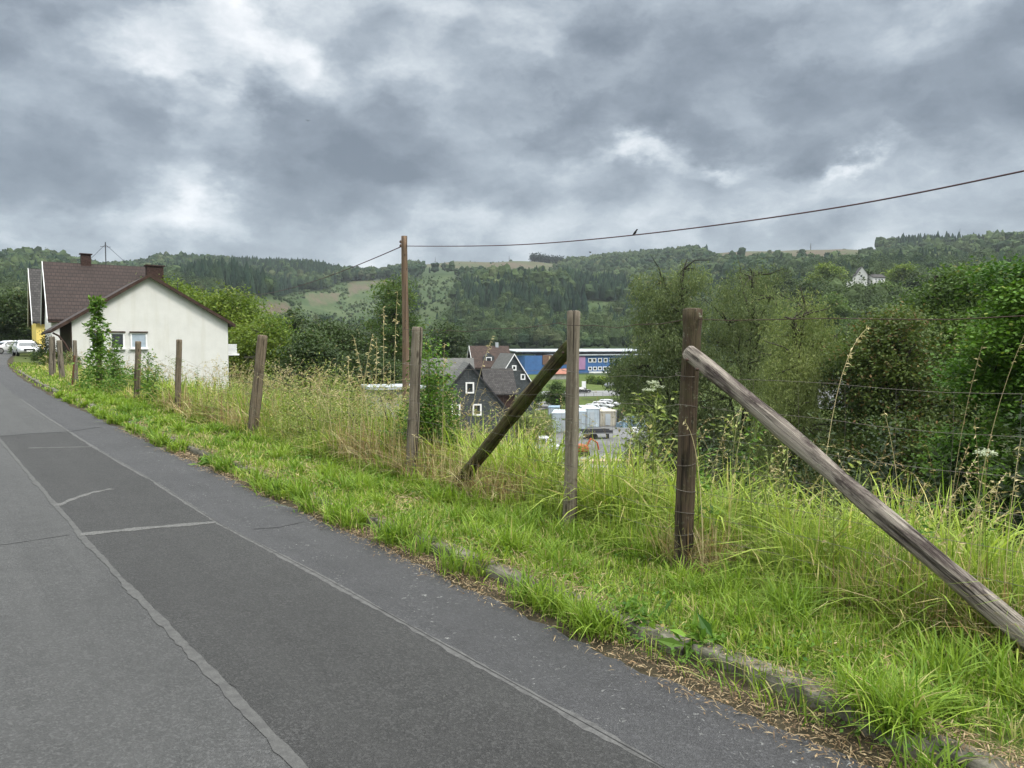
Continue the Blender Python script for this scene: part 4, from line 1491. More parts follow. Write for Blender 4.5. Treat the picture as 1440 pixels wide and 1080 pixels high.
    H[kk[sel] == 0] *= .85
    lv = [(.10, .17), (.45, .13), (.42, .15), (.74, .085), (.7, .11), (1.0, .012)]
    ring = []
    for (a, b) in lv:
        r = H[:, None] * b * rng.uniform(.75, 1.25, (m, K))
        ring.append(np.stack([x[sel][:, None] + r * np.cos(th), y[sel][:, None] + r * np.sin(th), (z[sel] + H * a)[:, None] + rng.normal(0, .35, (m, K))], -1))
    v = np.stack(ring, 1).reshape(m, -1, 3)
    fs = []
    for a in (0, 2, 4):
        for j in range(K):
            fs.append([a * K + j, a * K + (j + 1) % K, (a + 1) * K + (j + 1) % K, (a + 1) * K + j])
    f = np.array(fs)[None] + (np.arange(m) * len(lv) * K)[:, None, None]
    tt = tints(m, (.45, .25), (.45, .2))
    mc.add(v.reshape(-1, 3), f.reshape(-1, 4), np.repeat(tt, len(lv) * K, 0))
    tag(mc.build('conifer_forest', M['conifer']), 'dark stands of spruce in blocks on the far hillsides', 'forest', kind='stuff')


forest()


def copse_and_snags():
    # the copse on the skyline
    lf = MB()
    tr = MB()
    for i in range(26):
        px = 748 + 43 * i / 25 + rng.uniform(-.6, .6)
        p = at(px, 372, 1385 + rng.uniform(-10, 10))
        b = gz(p.x, p.y)
        h = rng.uniform(14, 18)
        P = rng.normal(size=(190, 3)) * np.array([2.4, 2.4, 3.4]) + np.array([p.x, p.y, b + h * .62])
        leaves(lf, P, 3.0, tints(190, (.3, .2), (.4, .15)), .4, .7)
        lf.tube([(p.x, p.y, b - .5), (p.x, p.y, b + h * .6)], [.35, .2], 5, 1)
    tag(lf.build('skyline_copse', [M['conifer'], M['bark_dark']]), 'small dark block of trees standing on the bare skyline', 'copse', kind='stuff')
    # bare dead spruces on the right skyline
    for i, (px, h, lab) in enumerate([(1335, 22, 'tall bare dead spruce left of the pair on the right skyline'), (1349, 26, 'tallest dead spruce on the right skyline'), (1363, 16, 'shorter dead spruce right of the tallest one'), (1255, 14, 'dead tree on the skyline above the hillside house'), (1296, 12, 'thin dead tree between the skyline clumps'), (1268, 11, 'low bare tree on the skyline right of the hillside house'), (960, 14, 'dead tree sticking out above the ridge behind the willows'), (612, 12, 'dead tree on the bare hilltop right of the utility pole'), (1140, 10, 'dead tree above the brown clearing'), (716, 12, 'single thin tree on the bare hilltop left of the copse')]):
        Y = float(np.interp(px, [0, 400, 900, 1050, 1500], [1150, 1400, 1550, 1250, 1100])) * .93
        p = at(px, 350, Y * math.cos(math.atan((px - 720) / F)))
        b = gz(p.x, p.y)
        mb = MB()
        mb.tube([(0, 0, -1), (0, .1, h * .5), (.2, 0, h)], [.45, .32, .1], 5)
        for k in range(26):
            zz = h * (.2 + .75 * rng.random())
            a = rng.uniform(0, 6.28)
            L = (1.1 - zz / h) * h * .16 * rng.uniform(.5, 1.3)
            mb.tube([(0, 0, zz), (math.cos(a) * L, math.sin(a) * L, zz - L * .2)], [.18, .08], 3, cap=False)
        tag(mb.build('dead_tree', M['bark'], None, False, (p.x, p.y, b)), lab, 'dead tree', 'dead trees on the skyline')


copse_and_snags()
# ------------------------------------------------------------------ building materials
def stucco(name, col, dirt=.25):
    m, nt = new_mat(name)
    q = N(nt)
    pos = q.n('TexCoord').outputs['Object']
    n1 = q.noise(pos, 1.2, 5, .65)
    n2 = q.noise(q.mapping(pos, (2.5, 2.5, .25)), 1, 4, .6)
    n3 = q.noise(pos, 60, 3, .6)
    c = q.mix(q.math('MULTIPLY', q.ramp(n1, [(.4, 0.0), (.7, 1.0)]), dirt), col, tuple(x * .78 for x in col))
    c = q.mix(q.math('MULTIPLY', q.ramp(n2, [(.5, 0.0), (.72, 1.0)]), dirt), c, tuple(x * y for x, y in zip(col, (.78, .76, .68))))
    q.out(q.principled(c, .9, .15, 0, q.bump(n3, .25, .01)))
    return m


def tiles(name, col, scale=3.2, rows=3.2, var=.4, gap=.25):
    """roof tiles or slates in courses, from the object's own z and x"""
    m, nt = new_mat(name)
    q = N(nt)
    uv = q.n('UVMap').outputs[0]
    br = q.n('TexBrick', offset=.5, i={'Scale': 1.0, 'Mortar Size': .018, 'Brick Width': .3, 'Row Height': 1 / rows, 'Color1': tuple(x * (1 - var) for x in col), 'Color2': tuple(x * (1 + var) for x in col), 'Mortar': tuple(x * gap for x in col)})
    q.set(br, 'Vector', uv)
    pos = q.n('TexCoord').outputs['Object']
    nz = q.noise(pos, .8, 5, .65)
    c = q.mix(q.math('MULTIPLY', q.ramp(nz, [(.4, 0.0), (.65, 1.0)]), .5), br.outputs[0], tuple(x * .55 for x in col))
    sx = q.n('SeparateXYZ')
    q.set(sx, 0, uv)
    fr = q.math('FRACT', q.math('MULTIPLY', sx.outputs[1], rows))
    c = q.mix(q.ramp(fr, [(.0, 1.0), (.3, 0.0)]), c, tuple(x * gap for x in col))
    q.out(q.principled(c, .75, .3, 0, q.bump(fr, .8, .04)))
    return m


M['stucco_white'] = stucco('white stucco', (.65, .64, .605), .4)
M['stucco_plain'] = stucco('pale stucco', (.68, .67, .64), .3)
M['stucco_yellow'] = stucco('yellow stucco', (.72, .56, .16), .2)
M['tile_brown'] = tiles('brown roof tiles', (.042, .027, .023), rows=2.3, var=.14)
M['tile_dark'] = tiles('dark roof tiles', (.055, .05, .048), rows=3.2)
M['tile_rust'] = tiles('weathered brown roof', (.06, .037, .028), rows=3.5)
M['slate'] = tiles('slate cladding', (.052, .06, .062), rows=5, var=.3, gap=.6)
M['slate_roof'] = tiles('grey slate roof', (.12, .118, .11), rows=4, var=.25, gap=.6)
M['wood_dark'] = simple('dark boarded wood', (.055, .032, .024), .7, .2, 0, .3, 4)
M['white_paint'] = simple('white painted frame', (.8, .8, .79), .5, .4, 0, .05)
M['glass'] = simple('window glass', (.025, .03, .034), .08, .8, 0, .2)
M['blind'] = simple('blind behind glass', (.36, .42, .48), .25, .6, 0, .1)
M['metal'] = simple('grey metal', (.3, .3, .3), .45, .5, .6)
M['dark_metal'] = simple('dark metal', (.05, .05, .055), .5, .4, .3)
M['chimney'] = simple('chimney brick', (.055, .034, .029), .9, .1, 0, .3, 8)
M['rubber'] = simple('rubber', (.018, .018, .018), .85, .2)
M['car_white'] = simple('white car paint', (.58, .59, .61), .25, .5, 0, .03, 2, .6)
M['car_black'] = simple('black car paint', (.02, .022, .025), .25, .5, 0, .05, 2, .6)
M['car_grey'] = simple('grey car paint', (.2, .21, .23), .3, .5, .3, .05, 2, .6)
M['lamp_glass'] = simple('headlamp glass', (.55, .57, .6), .12, .7, 0, .1)
M['blue_wall'] = simple('blue panel', (.05, .13, .31), .55, .3, 0, .12, .6)
M['blue_dark'] = simple('darker blue panel', (.03, .09, .3), .55, .3, 0, .1, .6)
M['pink_wall'] = simple('pink panel', (.36, .2, .34), .6, .3, 0, .1, .6)
M['brick'] = simple('brown brick', (.17, .10, .07), .9, .15, 0, .25, 3)
M['roof_white'] = simple('pale sheet roof', (.40, .43, .45), .5, .4, 0, .12, .4)
M['grey_flat'] = simple('grey flat roof', (.3, .3, .29), .8, .2, 0, .2, .6)
M['container_white'] = simple('white container steel', (.46, .52, .56), .5, .4, 0, .12, .8)
M['container_beige'] = simple('beige container steel', (.45, .41, .33), .6, .3, 0, .15, .8)
M['orange'] = simple('orange machine paint', (.38, .085, .03), .5, .4, 0, .15, 2)
M['timber'] = simple('stacked timber', (.42, .33, .22), .85, .1, 0, .25, 2)
M['blue_tarp'] = simple('blue grey tarpaulin', (.22, .31, .38), .6, .3, 0, .2, 1)
M['concrete'] = simple('concrete', (.33, .32, .30), .9, .15, 0, .2, .8)
M['yard'] = simple('yard asphalt', (.15, .15, .15), .9, .2, 0, .25, .15)
M['lane'] = simple('valley lane asphalt', (.19, .19, .19), .9, .2, 0, .15, .2)
M['gravel'] = simple('pale gravel yard', (.36, .31, .24), .95, .1, 0, .25, .3)
M['bird'] = simple('dark feathers', (.028, .024, .022), .7, .2)
M['porcelain'] = simple('porcelain insulator', (.1, .06, .05), .3, .5)
M['sign_red'] = simple('red panel', (.30, .12, .08), .6, .3)


def uv_planar(o, ax, ay):
    """uv from distances along two local axes (metres)"""
    me = o.data
    uv = me.uv_layers.new(name='UVMap')
    ax, ay = np.array(ax), np.array(ay)
    co = np.empty(len(me.vertices) * 3, np.float32)
    me.vertices.foreach_get('co', co)
    co = co.reshape(-1, 3)
    vi = np.empty(len(me.loops), np.int32)
    me.loops.foreach_get('vertex_index', vi)
    p = co[vi]
    uv.data.foreach_set('uv', np.stack([p @ ax, p @ ay], -1).astype(np.float32).ravel())


def window(parent, x, z, w, h, y=0.0, frame=.08, pane='glass', proud=.05, side=-1, sill=True, axis='x'):
    """window on a wall in the local plane y = const, facing side*y; frame with a pane and a sill under it"""
    fr = MB()
    yo = y + side * proud / 2
    P = (lambda a, b, c: (a, b, c)) if axis == 'x' else (lambda a, b, c: (b, a, c))
    for (cx, cz, sx, sz) in ((x, z + h / 2 - frame / 2, w, frame), (x, z - h / 2 + frame / 2, w, frame), (x - w / 2 + frame / 2, z, frame, h - 2 * frame), (x + w / 2 - frame / 2, z, frame, h - 2 * frame)):
        fr.box(P(cx, yo, cz), P(sx, proud, sz))
    f = fr.build('window', M['white_paint'], parent)
    pn = MB()
    pn.box(P(x, y + side * .012, z), P(w - 2 * frame + .004, .02, h - 2 * frame + .004))
    pn.build('pane', M[pane], f)
    if sill:
        sb = MB()
        sb.box(P(x, y + side * (proud + .03), z - h / 2 - .03), P(w + .12, .16, .05))
        sb.build('sill', M['white_paint'], f)
    return f


def gable_house(name, label, cat, C, g, W, D, eave, ridge, base, wallm, roofm, over=(.35, .35, .3, .3), t0=None, roof_t=.18, ridge_along='depth', trim=None, group=None, solid_left=None):
    """C = near left corner (x, y) ; g = angle of the front wall; local x along the front, y = depth, z absolute"""
    th = thing(name, label, cat, (C[0], C[1], 0), g, group)
    mb = MB()
    if ridge_along == 'depth':
        t0 = t0 or W / 2
        outline = [(0, 0, base), (W, 0, base), (W, 0, eave), (t0, 0, ridge), (0, 0, eave)]
        mb.poly_prism(outline, (0, D, 0))
        wl = mb.build('wall', M[wallm], th)
        uv_planar(wl, (1, .3, 0), (0, 0, 1))
        ol, or_, of, ob = over
        sl = (ridge - eave) / t0
        sr_ = (ridge - eave) / (W - t0)
        up = .03
        rb = MB()
        for (pts, ax) in (([(-ol, eave - ol * sl + up), (t0, ridge + up)], 0), ([(t0, ridge + up), (W + or_, eave - or_ * sr_ + up)], 1)):
            (xa, za), (xb, zb) = pts
            rb2 = MB()
            rb2.poly_prism([(xa, -of, za), (xb, -of, zb), (xb, -of, zb + roof_t), (xa, -of, za + roof_t)], (0, D + of + ob, 0))
            ro = rb2.build('roof', M[roofm], th)
            L = math.hypot(xb - xa, zb - za)
            uv_planar(ro, (0, 1, 0), ((xb - xa) / L, 0, (zb - za) / L))
        if trim:
            tb = MB()
            for (xa, za, xb, zb) in ((-ol, eave - ol * sl + up, t0, ridge + up), (t0, ridge + up, W + or_, eave - or_ * sr_ + up)):
                tb.poly_prism([(xa, -of - .04, za - .06), (xb, -of - .04, zb - .06), (xb, -of - .04, zb + roof_t + .03), (xa, -of - .04, za + roof_t + .03)], (0, .035, 0))
            tb.build('verge_board', M[trim], th)
    else:
        t0 = t0 or D / 2
        outline = [(0, 0, base), (0, D, base), (0, D, eave), (0, t0, ridge), (0, 0, eave)]
        mb.poly_prism(outline, (W, 0, 0))
        wl = mb.build('wall', M[wallm], th)
        uv_planar(wl, (1, .3, 0), (0, 0, 1))
        ol, or_, of, ob = over
        sl = (ridge - eave) / t0
        sb = (ridge - eave) / (D - t0)
        up = .03
        for (ya, za, yb, zb) in ((-of, eave - of * sl + up, t0, ridge + up), (t0, ridge + up, D + ob, eave - ob * sb + up)):
            rb2 = MB()
            rb2.poly_prism([(-ol, ya, za), (-ol, yb, zb), (-ol, yb, zb + roof_t), (-ol, ya, za + roof_t)], (W + ol + or_, 0, 0))
            ro = rb2.build('roof', M[roofm], th)
            L = math.hypot(yb - ya, zb - za)
            uv_planar(ro, (1, 0, 0), (0, (yb - ya) / L, (zb - za) / L))
        if trim:
            tb = MB()
            for (ya, za, yb, zb) in ((-of, eave - of * sl + up, t0, ridge + up), (t0, ridge + up, D + ob, eave - ob * sb + up)):
                tb.poly_prism([(-ol - .05, ya, za - .12), (-ol - .05, yb, zb - .12), (-ol - .05, yb, zb + roof_t + .03), (-ol - .05, ya, za + roof_t + .03)], (.045, 0, 0))
            tb.build('verge_board', M[trim], th)
    return th


GA = math.atan2(.559, .829)


def upper_houses():
    C = np.array([-26.3, 46.0])
    gd = np.array([.829, .559])
    dd = np.array([-.559, .829])
    h = gable_house('white_house', 'white stuccoed house with a low brown gable roof and three small windows', 'house', C, GA, 9.0, 9.5, 3.05, 5.86, -4.5, 'stucco_white', 'tile_brown', (1.05, .42, .28, .3), 4.28, .13, 'depth', 'wood_dark')
    for (x, w, pn) in ((1.35, .8, 'glass'), (2.42, .8, 'glass'), (3.62, .95, 'blind')):
        f = window(h, x, 1.88, w, .98, 0, .09, pn, .06)
        b = MB()
        b.box((x, -.07, 1.88 + .53), (w + .1, .12, .08))
        b.build('shutter_box', M['wood_dark'], f)
    # boarded side wall under the porch, bracket, gutter, downpipe
    b = MB()
    b.box((-.03, 4.7, 1.6), (.05, 9.3, 3.0))
    b.build('side_cladding', M['wood_dark'], h)
    b = MB()
    b.tube([(-1.0, -.1, 2.32), (-.7, -.1, 2.15), (-.42, -.1, 1.75), (-.2, -.1, 1.3), (-.12, -.1, 0)], .06, 6)
    b.build('porch_bracket', M['wood_dark'], h, True)
    b = MB()
    b.tube([(-1.1, -.3, 2.38), (-1.1, 9.8, 2.38)], .07, 8)
    b.build('gutter', M['wood_dark'], h, True)
    b = MB()
    b.tube([(9.08, -.06, -.35), (9.08, -.06, -4)], .045, 8)
    b.build('downpipe', M['chimney'], h, True)
    # white slatted balcony box on the right wall
    b = MB()
    b.box((9.35, 1.0, 1.35), (.66, .9, .62))
    for z in np.arange(1.08, 1.66, .09):
        b.box((9.36, .53, z), (.68, .03, .05))
    b.box((9.4, 1.0, .97), (.86, 1.1, .12))
    b.build('balcony_box', M['white_paint'], h)
    # thin aerial on the roof
    b = MB()
    b.tube([(6.6, 3.5, 4.2), (6.6, 3.5, 5.9)], .025, 5)
    b.tube([(6.4, 3.5, 5.75), (6.8, 3.5, 5.75)], .015, 4)
    b.tube([(6.45, 3.5, 5.6), (6.75, 3.5, 5.6)], .015, 4)
    b.build('aerial', M['dark_metal'], h)

    # brown tiled house, its ridge across the view
    E = np.array([-35.9, 60.0])
    h2 = gable_house('brown_roof_house', 'house with a steep brown tiled roof behind the white gable', 'house', E, GA, 8.6, 9.0, 3.75, 8.25, -.5, 'stucco_plain', 'tile_brown', (.25, .2, .35, .35), None, .2, 'width', 'white_paint')
    b = MB()
    b.box((2.9, 4.6, 8.6), (.75, .6, 1.2))
    b.box((2.9, 4.6, 9.28), (.95, .8, .07))
    b.build('chimney', M['chimney'], h2)
    b = MB()
    b.box((7.9, 2.6, 7.2), (1.3, .9, 2.3))
    b.box((7.9, 2.6, 8.4), (1.55, 1.1, .09))
    b.build('chimney', M['chimney'], h2)
    b = MB()
    b.tube([(4.4, 4.5, 8.2), (4.4, 4.5, 10.4)], .04, 6)
    b.tube([(4.4, 4.5, 10.2), (2.9, 4.5, 8.5)], .015, 4)
    b.tube([(4.4, 4.5, 10.2), (6.3, 4.5, 8.4)], .015, 4)
    b.tube([(4.0, 4.5, 10.0), (4.8, 4.5, 10.0)], .02, 4)
    b.build('aerial_mast', M['dark_metal'], h2)
    b = MB()
    b.box((1.9, -.02, 2.6), (2.2, .06, 1.1))
    b.build('veranda_opening', M['wood_dark'], h2)
    b = MB()
    b.tube([(-.2, -.42, 3.4), (8.8, -.42, 3.4)], .07, 8)
    b.build('gutter', M['wood_dark'], h2, True)

    q = at(51, 468, 73)
    h3 = gable_house('yellow_house', 'yellow walled house with a dark steep roof beyond the brown roofed house', 'house', (q.x, q.y), GA, 8, 10, 3.95, 9.0, -.5, 'stucco_yellow', 'tile_dark', (.3, .2, .35, .35), None, .2, 'width', 'white_paint')
    window(h3, 1.0, .9, .9, 1.1, 0, .08)
    # white house glimpsed at the end of the road
    q = at(-14, 497, 118)
    gable_house('distant_house', 'pale house front glimpsed at the left edge beyond the white cars', 'house', (q.x, q.y), .2, 4.2, 6, 3.2, 5.5, -.5, 'stucco_plain', 'tile_dark')


upper_houses()


# ------------------------------------------------------------------ vehicles
def loft(mb, secs, closed_ends=True, m=0):
    """secs: list of rings (k,3) with equal k"""
    k = len(secs[0])
    v = np.vstack(secs)
    n = len(secs)
    i = np.arange(n - 1)[:, None] * k
    j = np.arange(k)[None, :]
    f = np.stack([i + j, i + (j + 1) % k, i + k + (j + 1) % k, i + k + j], -1).reshape(-1, 4)
    fs = [f]
    if closed_ends:
        fs += [np.array([list(range(k))[::-1]]), np.array([list(range((n - 1) * k, n * k))])]
    mb.add(v, fs, None, m)


def rring(x, w, z0, z1, r=.12, tuck=.9):
    """rounded cross-section of a car at station x"""
    return np.array([(x, -w * tuck, z0), (x, w * tuck, z0), (x, w, z0 + r), (x, w, z1 - r), (x, w * .95, z1 - r * .3), (x, w * .8, z1), (x, -w * .8, z1), (x, -w * .95, z1 - r * .3), (x, -w, z1 - r), (x, -w, z0 + r)])


def make_car(label, loc, heading, paint='car_white', kind='estate', group=None, name='parked_car', cat='car', plate=True):
    """nose towards local -x... heading turns the nose (local +x)"""
    t = thing(name, label, cat, loc, heading, group)
    b = MB()
    if kind == 'van':
        st = [(-2.5, .86, .35, 1.0), (-2.4, .93, .3, 1.15), (1.2, .95, .28, 1.15), (1.9, .93, .28, 1.1), (2.35, .85, .3, .92), (2.5, .7, .36, .75)]
        gl = [(-2.45, .9, 2.0), (-2.3, .88, 2.08), (.6, .86, 2.08), (.95, .85, 1.98), (1.85, .84, 1.12)]
    else:
        st = [(-2.25, .72, .42, .8), (-2.1, .86, .32, .95), (-1.2, .91, .25, .97), (.8, .91, .25, .96), (1.5, .90, .25, .9), (2.0, .84, .28, .78), (2.25, .66, .36, .66)]
        gl = [(-2.1, .70, 1.0), (-1.75, .68, 1.36), (-.9, .68, 1.45), (.1, .68, 1.44), (.55, .68, 1.3), (1.25, .74, .94)]
    loft(b, [rring(*s) for s in st])
    b.build('body', M[paint], t, True)
    zb = 1.1 if kind == 'van' else .9
    c = MB()
    rings = []
    for (x, w, z) in gl:
        w0 = (.92 if kind == 'van' else .86)
        rings.append(np.array([(x, -w0, zb), (x, w0, zb), (x, w0 * .99, zb + (z - zb) * .3), (x, w * .97, z - .06), (x, w * .8, z), (x, -w * .8, z), (x, -w * .97, z - .06), (x, -w0 * .99, zb + (z - zb) * .3)]))
    loft(c, rings)
    c.build('cabin', M[paint], t, False)
    # glass, set just proud of the cabin
    g = MB()
    (xa, wa, za), (xb, wb, zc) = gl[-2], gl[-1]
    g.add([(xa + .02, -wa * .84, za - .02), (xa + .02, wa * .84, za - .02), (xb + .02, wb * .95, zc + .03), (xb + .02, -wb * .95, zc + .03)], np.array([[0, 1, 2, 3]]))
    g.build('windscreen', M['glass'], t)
    for sgn in (-1, 1):
        g = MB()
        x0, x1 = (.0, 1.15) if kind == 'van' else (-1.75, .75)
        zt = 1.8 if kind == 'van' else 1.33
        w0 = (.925 if kind == 'van' else .87)
        g.add([(x0, sgn * w0, zb + .1), (x1 + .25, sgn * w0, zb + .1), (x1 - .25, sgn * (w0 - .16), zt), (x0 + .15, sgn * (w0 - .16), zt)], np.array([[0, 1, 2, 3]] if sgn < 0 else [[3, 2, 1, 0]]))
        g.build('side_window', M['glass'], t)
        hl = MB()
        xf = st[-2][0]
        hl.box((xf + .06, sgn * .62, .66 if kind != 'van' else .85), (.22, .30, .14))
        hl.build('headlight', M['lamp_glass'], t)
        mr = MB()
        mr.box((.8, sgn * 1.0, 1.0 if kind != 'van' else 1.3), (.16, .18, .13))
        mr.build('mirror', M[paint], t)
    gr = MB()
    xf = st[-1][0]
    gr.box((xf + .0, 0, .55), (.06, .86, .24))
    gr.build('grille', M['dark_metal'], t)
    if plate:
        pl = MB()
        pl.box((xf + .045, 0, .46), (.03, .5, .1))
        pl.build('number_plate', M['white_paint'], t)
    for x in (-1.4, 1.38):
        for sgn in (-1, 1):
            w = MB()
            w.tube([(x, sgn * .93, .32), (x, sgn * .9, .32), (x, sgn * .72, .32), (x, sgn * .7, .32)], [.29, .33, .33, .29], 18)
            wo = w.build('wheel', M['rubber'], t, False)
            rm = MB()
            rm.tube([(x, sgn * .94, .32), (x, sgn * .90, .32)], [.2, .22], 14)
            rm.build('rim', M['metal'], wo)
    return t


def face_cam(x, y, extra=0):
    return math.atan2(-y, -x) + extra


def vehicles():
    p = at(37, 499, 71)
    make_car('white estate car facing the viewer on the drive before the yellow house', (p.x, p.y, gz(p.x, p.y) + .02), face_cam(p.x, p.y, .12), 'car_white', group='cars parked along the upper road')
    p = at(12, 497, 84)
    make_car('white car seen from the side parked farther up the road', (p.x, p.y, gz(p.x, p.y) + .02), face_cam(p.x, p.y, -1.0), 'car_white', group='cars parked along the upper road')
    g = 'vehicles in the valley yard'
    for (px, py, Y, hd, paint, kind, lab, nm, ct) in [
        (708, 571, 103, 2.6, 'car_white', 'van', 'white delivery van parked beside the slate gable house', 'delivery_van', 'van'),
        (826, 584, 143, -.5, 'car_white', 'estate', 'nearest white car of the row behind the containers', 'parked_car', 'car'),
        (838, 579, 150, -.5, 'car_white', 'estate', 'second nearest white car of the row behind the containers', 'parked_car', 'car'),
        (848, 575, 157, -.5, 'car_white', 'estate', 'third nearest white car of the row behind the containers', 'parked_car', 'car'),
        (857, 572, 164, -.5, 'car_white', 'estate', 'farthest white car of the row behind the containers', 'parked_car', 'car'),
        (818, 553, 195, .3, 'car_black', 'estate', 'dark car right of the grey cracked post on the far lane', 'parked_car', 'car'),
        (862, 546, 215, .2, 'car_grey', 'estate', 'grey car parked below the round dark tree', 'parked_car', 'car'),
        (872, 543, 225, .2, 'car_white', 'estate', 'white car parked below the round dark tree', 'parked_car', 'car')]:
        q = G(px, py, 400)
        q = Vector((q.x, q.y, q.z))
        make_car(lab, (q.x, q.y, gz(q.x, q.y) + .05), hd, paint, kind, g, nm, ct, False)
    gh = 'cars glimpsed through the bank trees'
    for (px, py, paint, lab) in [(1225, 555, 'car_white', 'white car glimpsed between the reddish tree and the birch'), (1330, 548, 'car_white', 'white car glimpsed left of the forked trunk'), (1215, 545, 'car_grey', 'grey car glimpsed behind the arching stalk'), (1372, 540, 'car_white', 'white car glimpsed through the maple leaves'), (1352, 590, 'car_grey', 'pale car glimpsed right of the forked trunk')]:
        q = G(px, py, 400)
        make_car(lab, (q.x, q.y, gz(q.x, q.y) + .05), .4, paint, 'estate', gh, 'parked_car', 'car', False)


vehicles()


# ------------------------------------------------------------------ the valley: yards, lanes, buildings
def sheet(name, pix, mat, dz=.03):
    """ground sheet through corner points seen on the ground, subdivided to follow the terrain"""
    P = [G(*p, 500) for p in pix]
    n = 14
    a, b, c, d = [np.array(p[:]) for p in P]
    u = np.linspace(0, 1, n)
    U, V = np.meshgrid(u, u)
    xx = (a[0] * (1 - U) + b[0] * U) * (1 - V) + (d[0] * (1 - U) + c[0] * U) * V
    yy = (a[1] * (1 - U) + b[1] * U) * (1 - V) + (d[1] * (1 - U) + c[1] * U) * V
    zz = height(xx, yy) + dz
    v = np.stack([xx, yy, zz], -1).reshape(-1, 3)
    i = np.arange(n - 1)[:, None] * n
    j = np.arange(n - 1)[None, :]
    f = np.stack([i + j, i + j + 1, i + n + j + 1, i + n + j], -1).reshape(-1, 4)
    mb = MB()
    mb.add(v, f)
    return tag(mb.build(name, M[mat], None, True), kind='structure')


sheet('yard', [(735, 655), (960, 655), (925, 583), (735, 592)], 'yard', .06)
sheet('gravel_yard', [(560, 632), (735, 645), (735, 606), (600, 603)], 'gravel', .10)
sheet('lane', [(690, 560), (900, 556), (900, 549), (690, 551)], 'lane', .06)
sheet('yard_lane', [(660, 592), (790, 572), (775, 564), (690, 574)], 'lane', .11)
sheet('car_park', [(1150, 575), (1440, 575), (1440, 535), (1150, 535)], 'lane', .06)


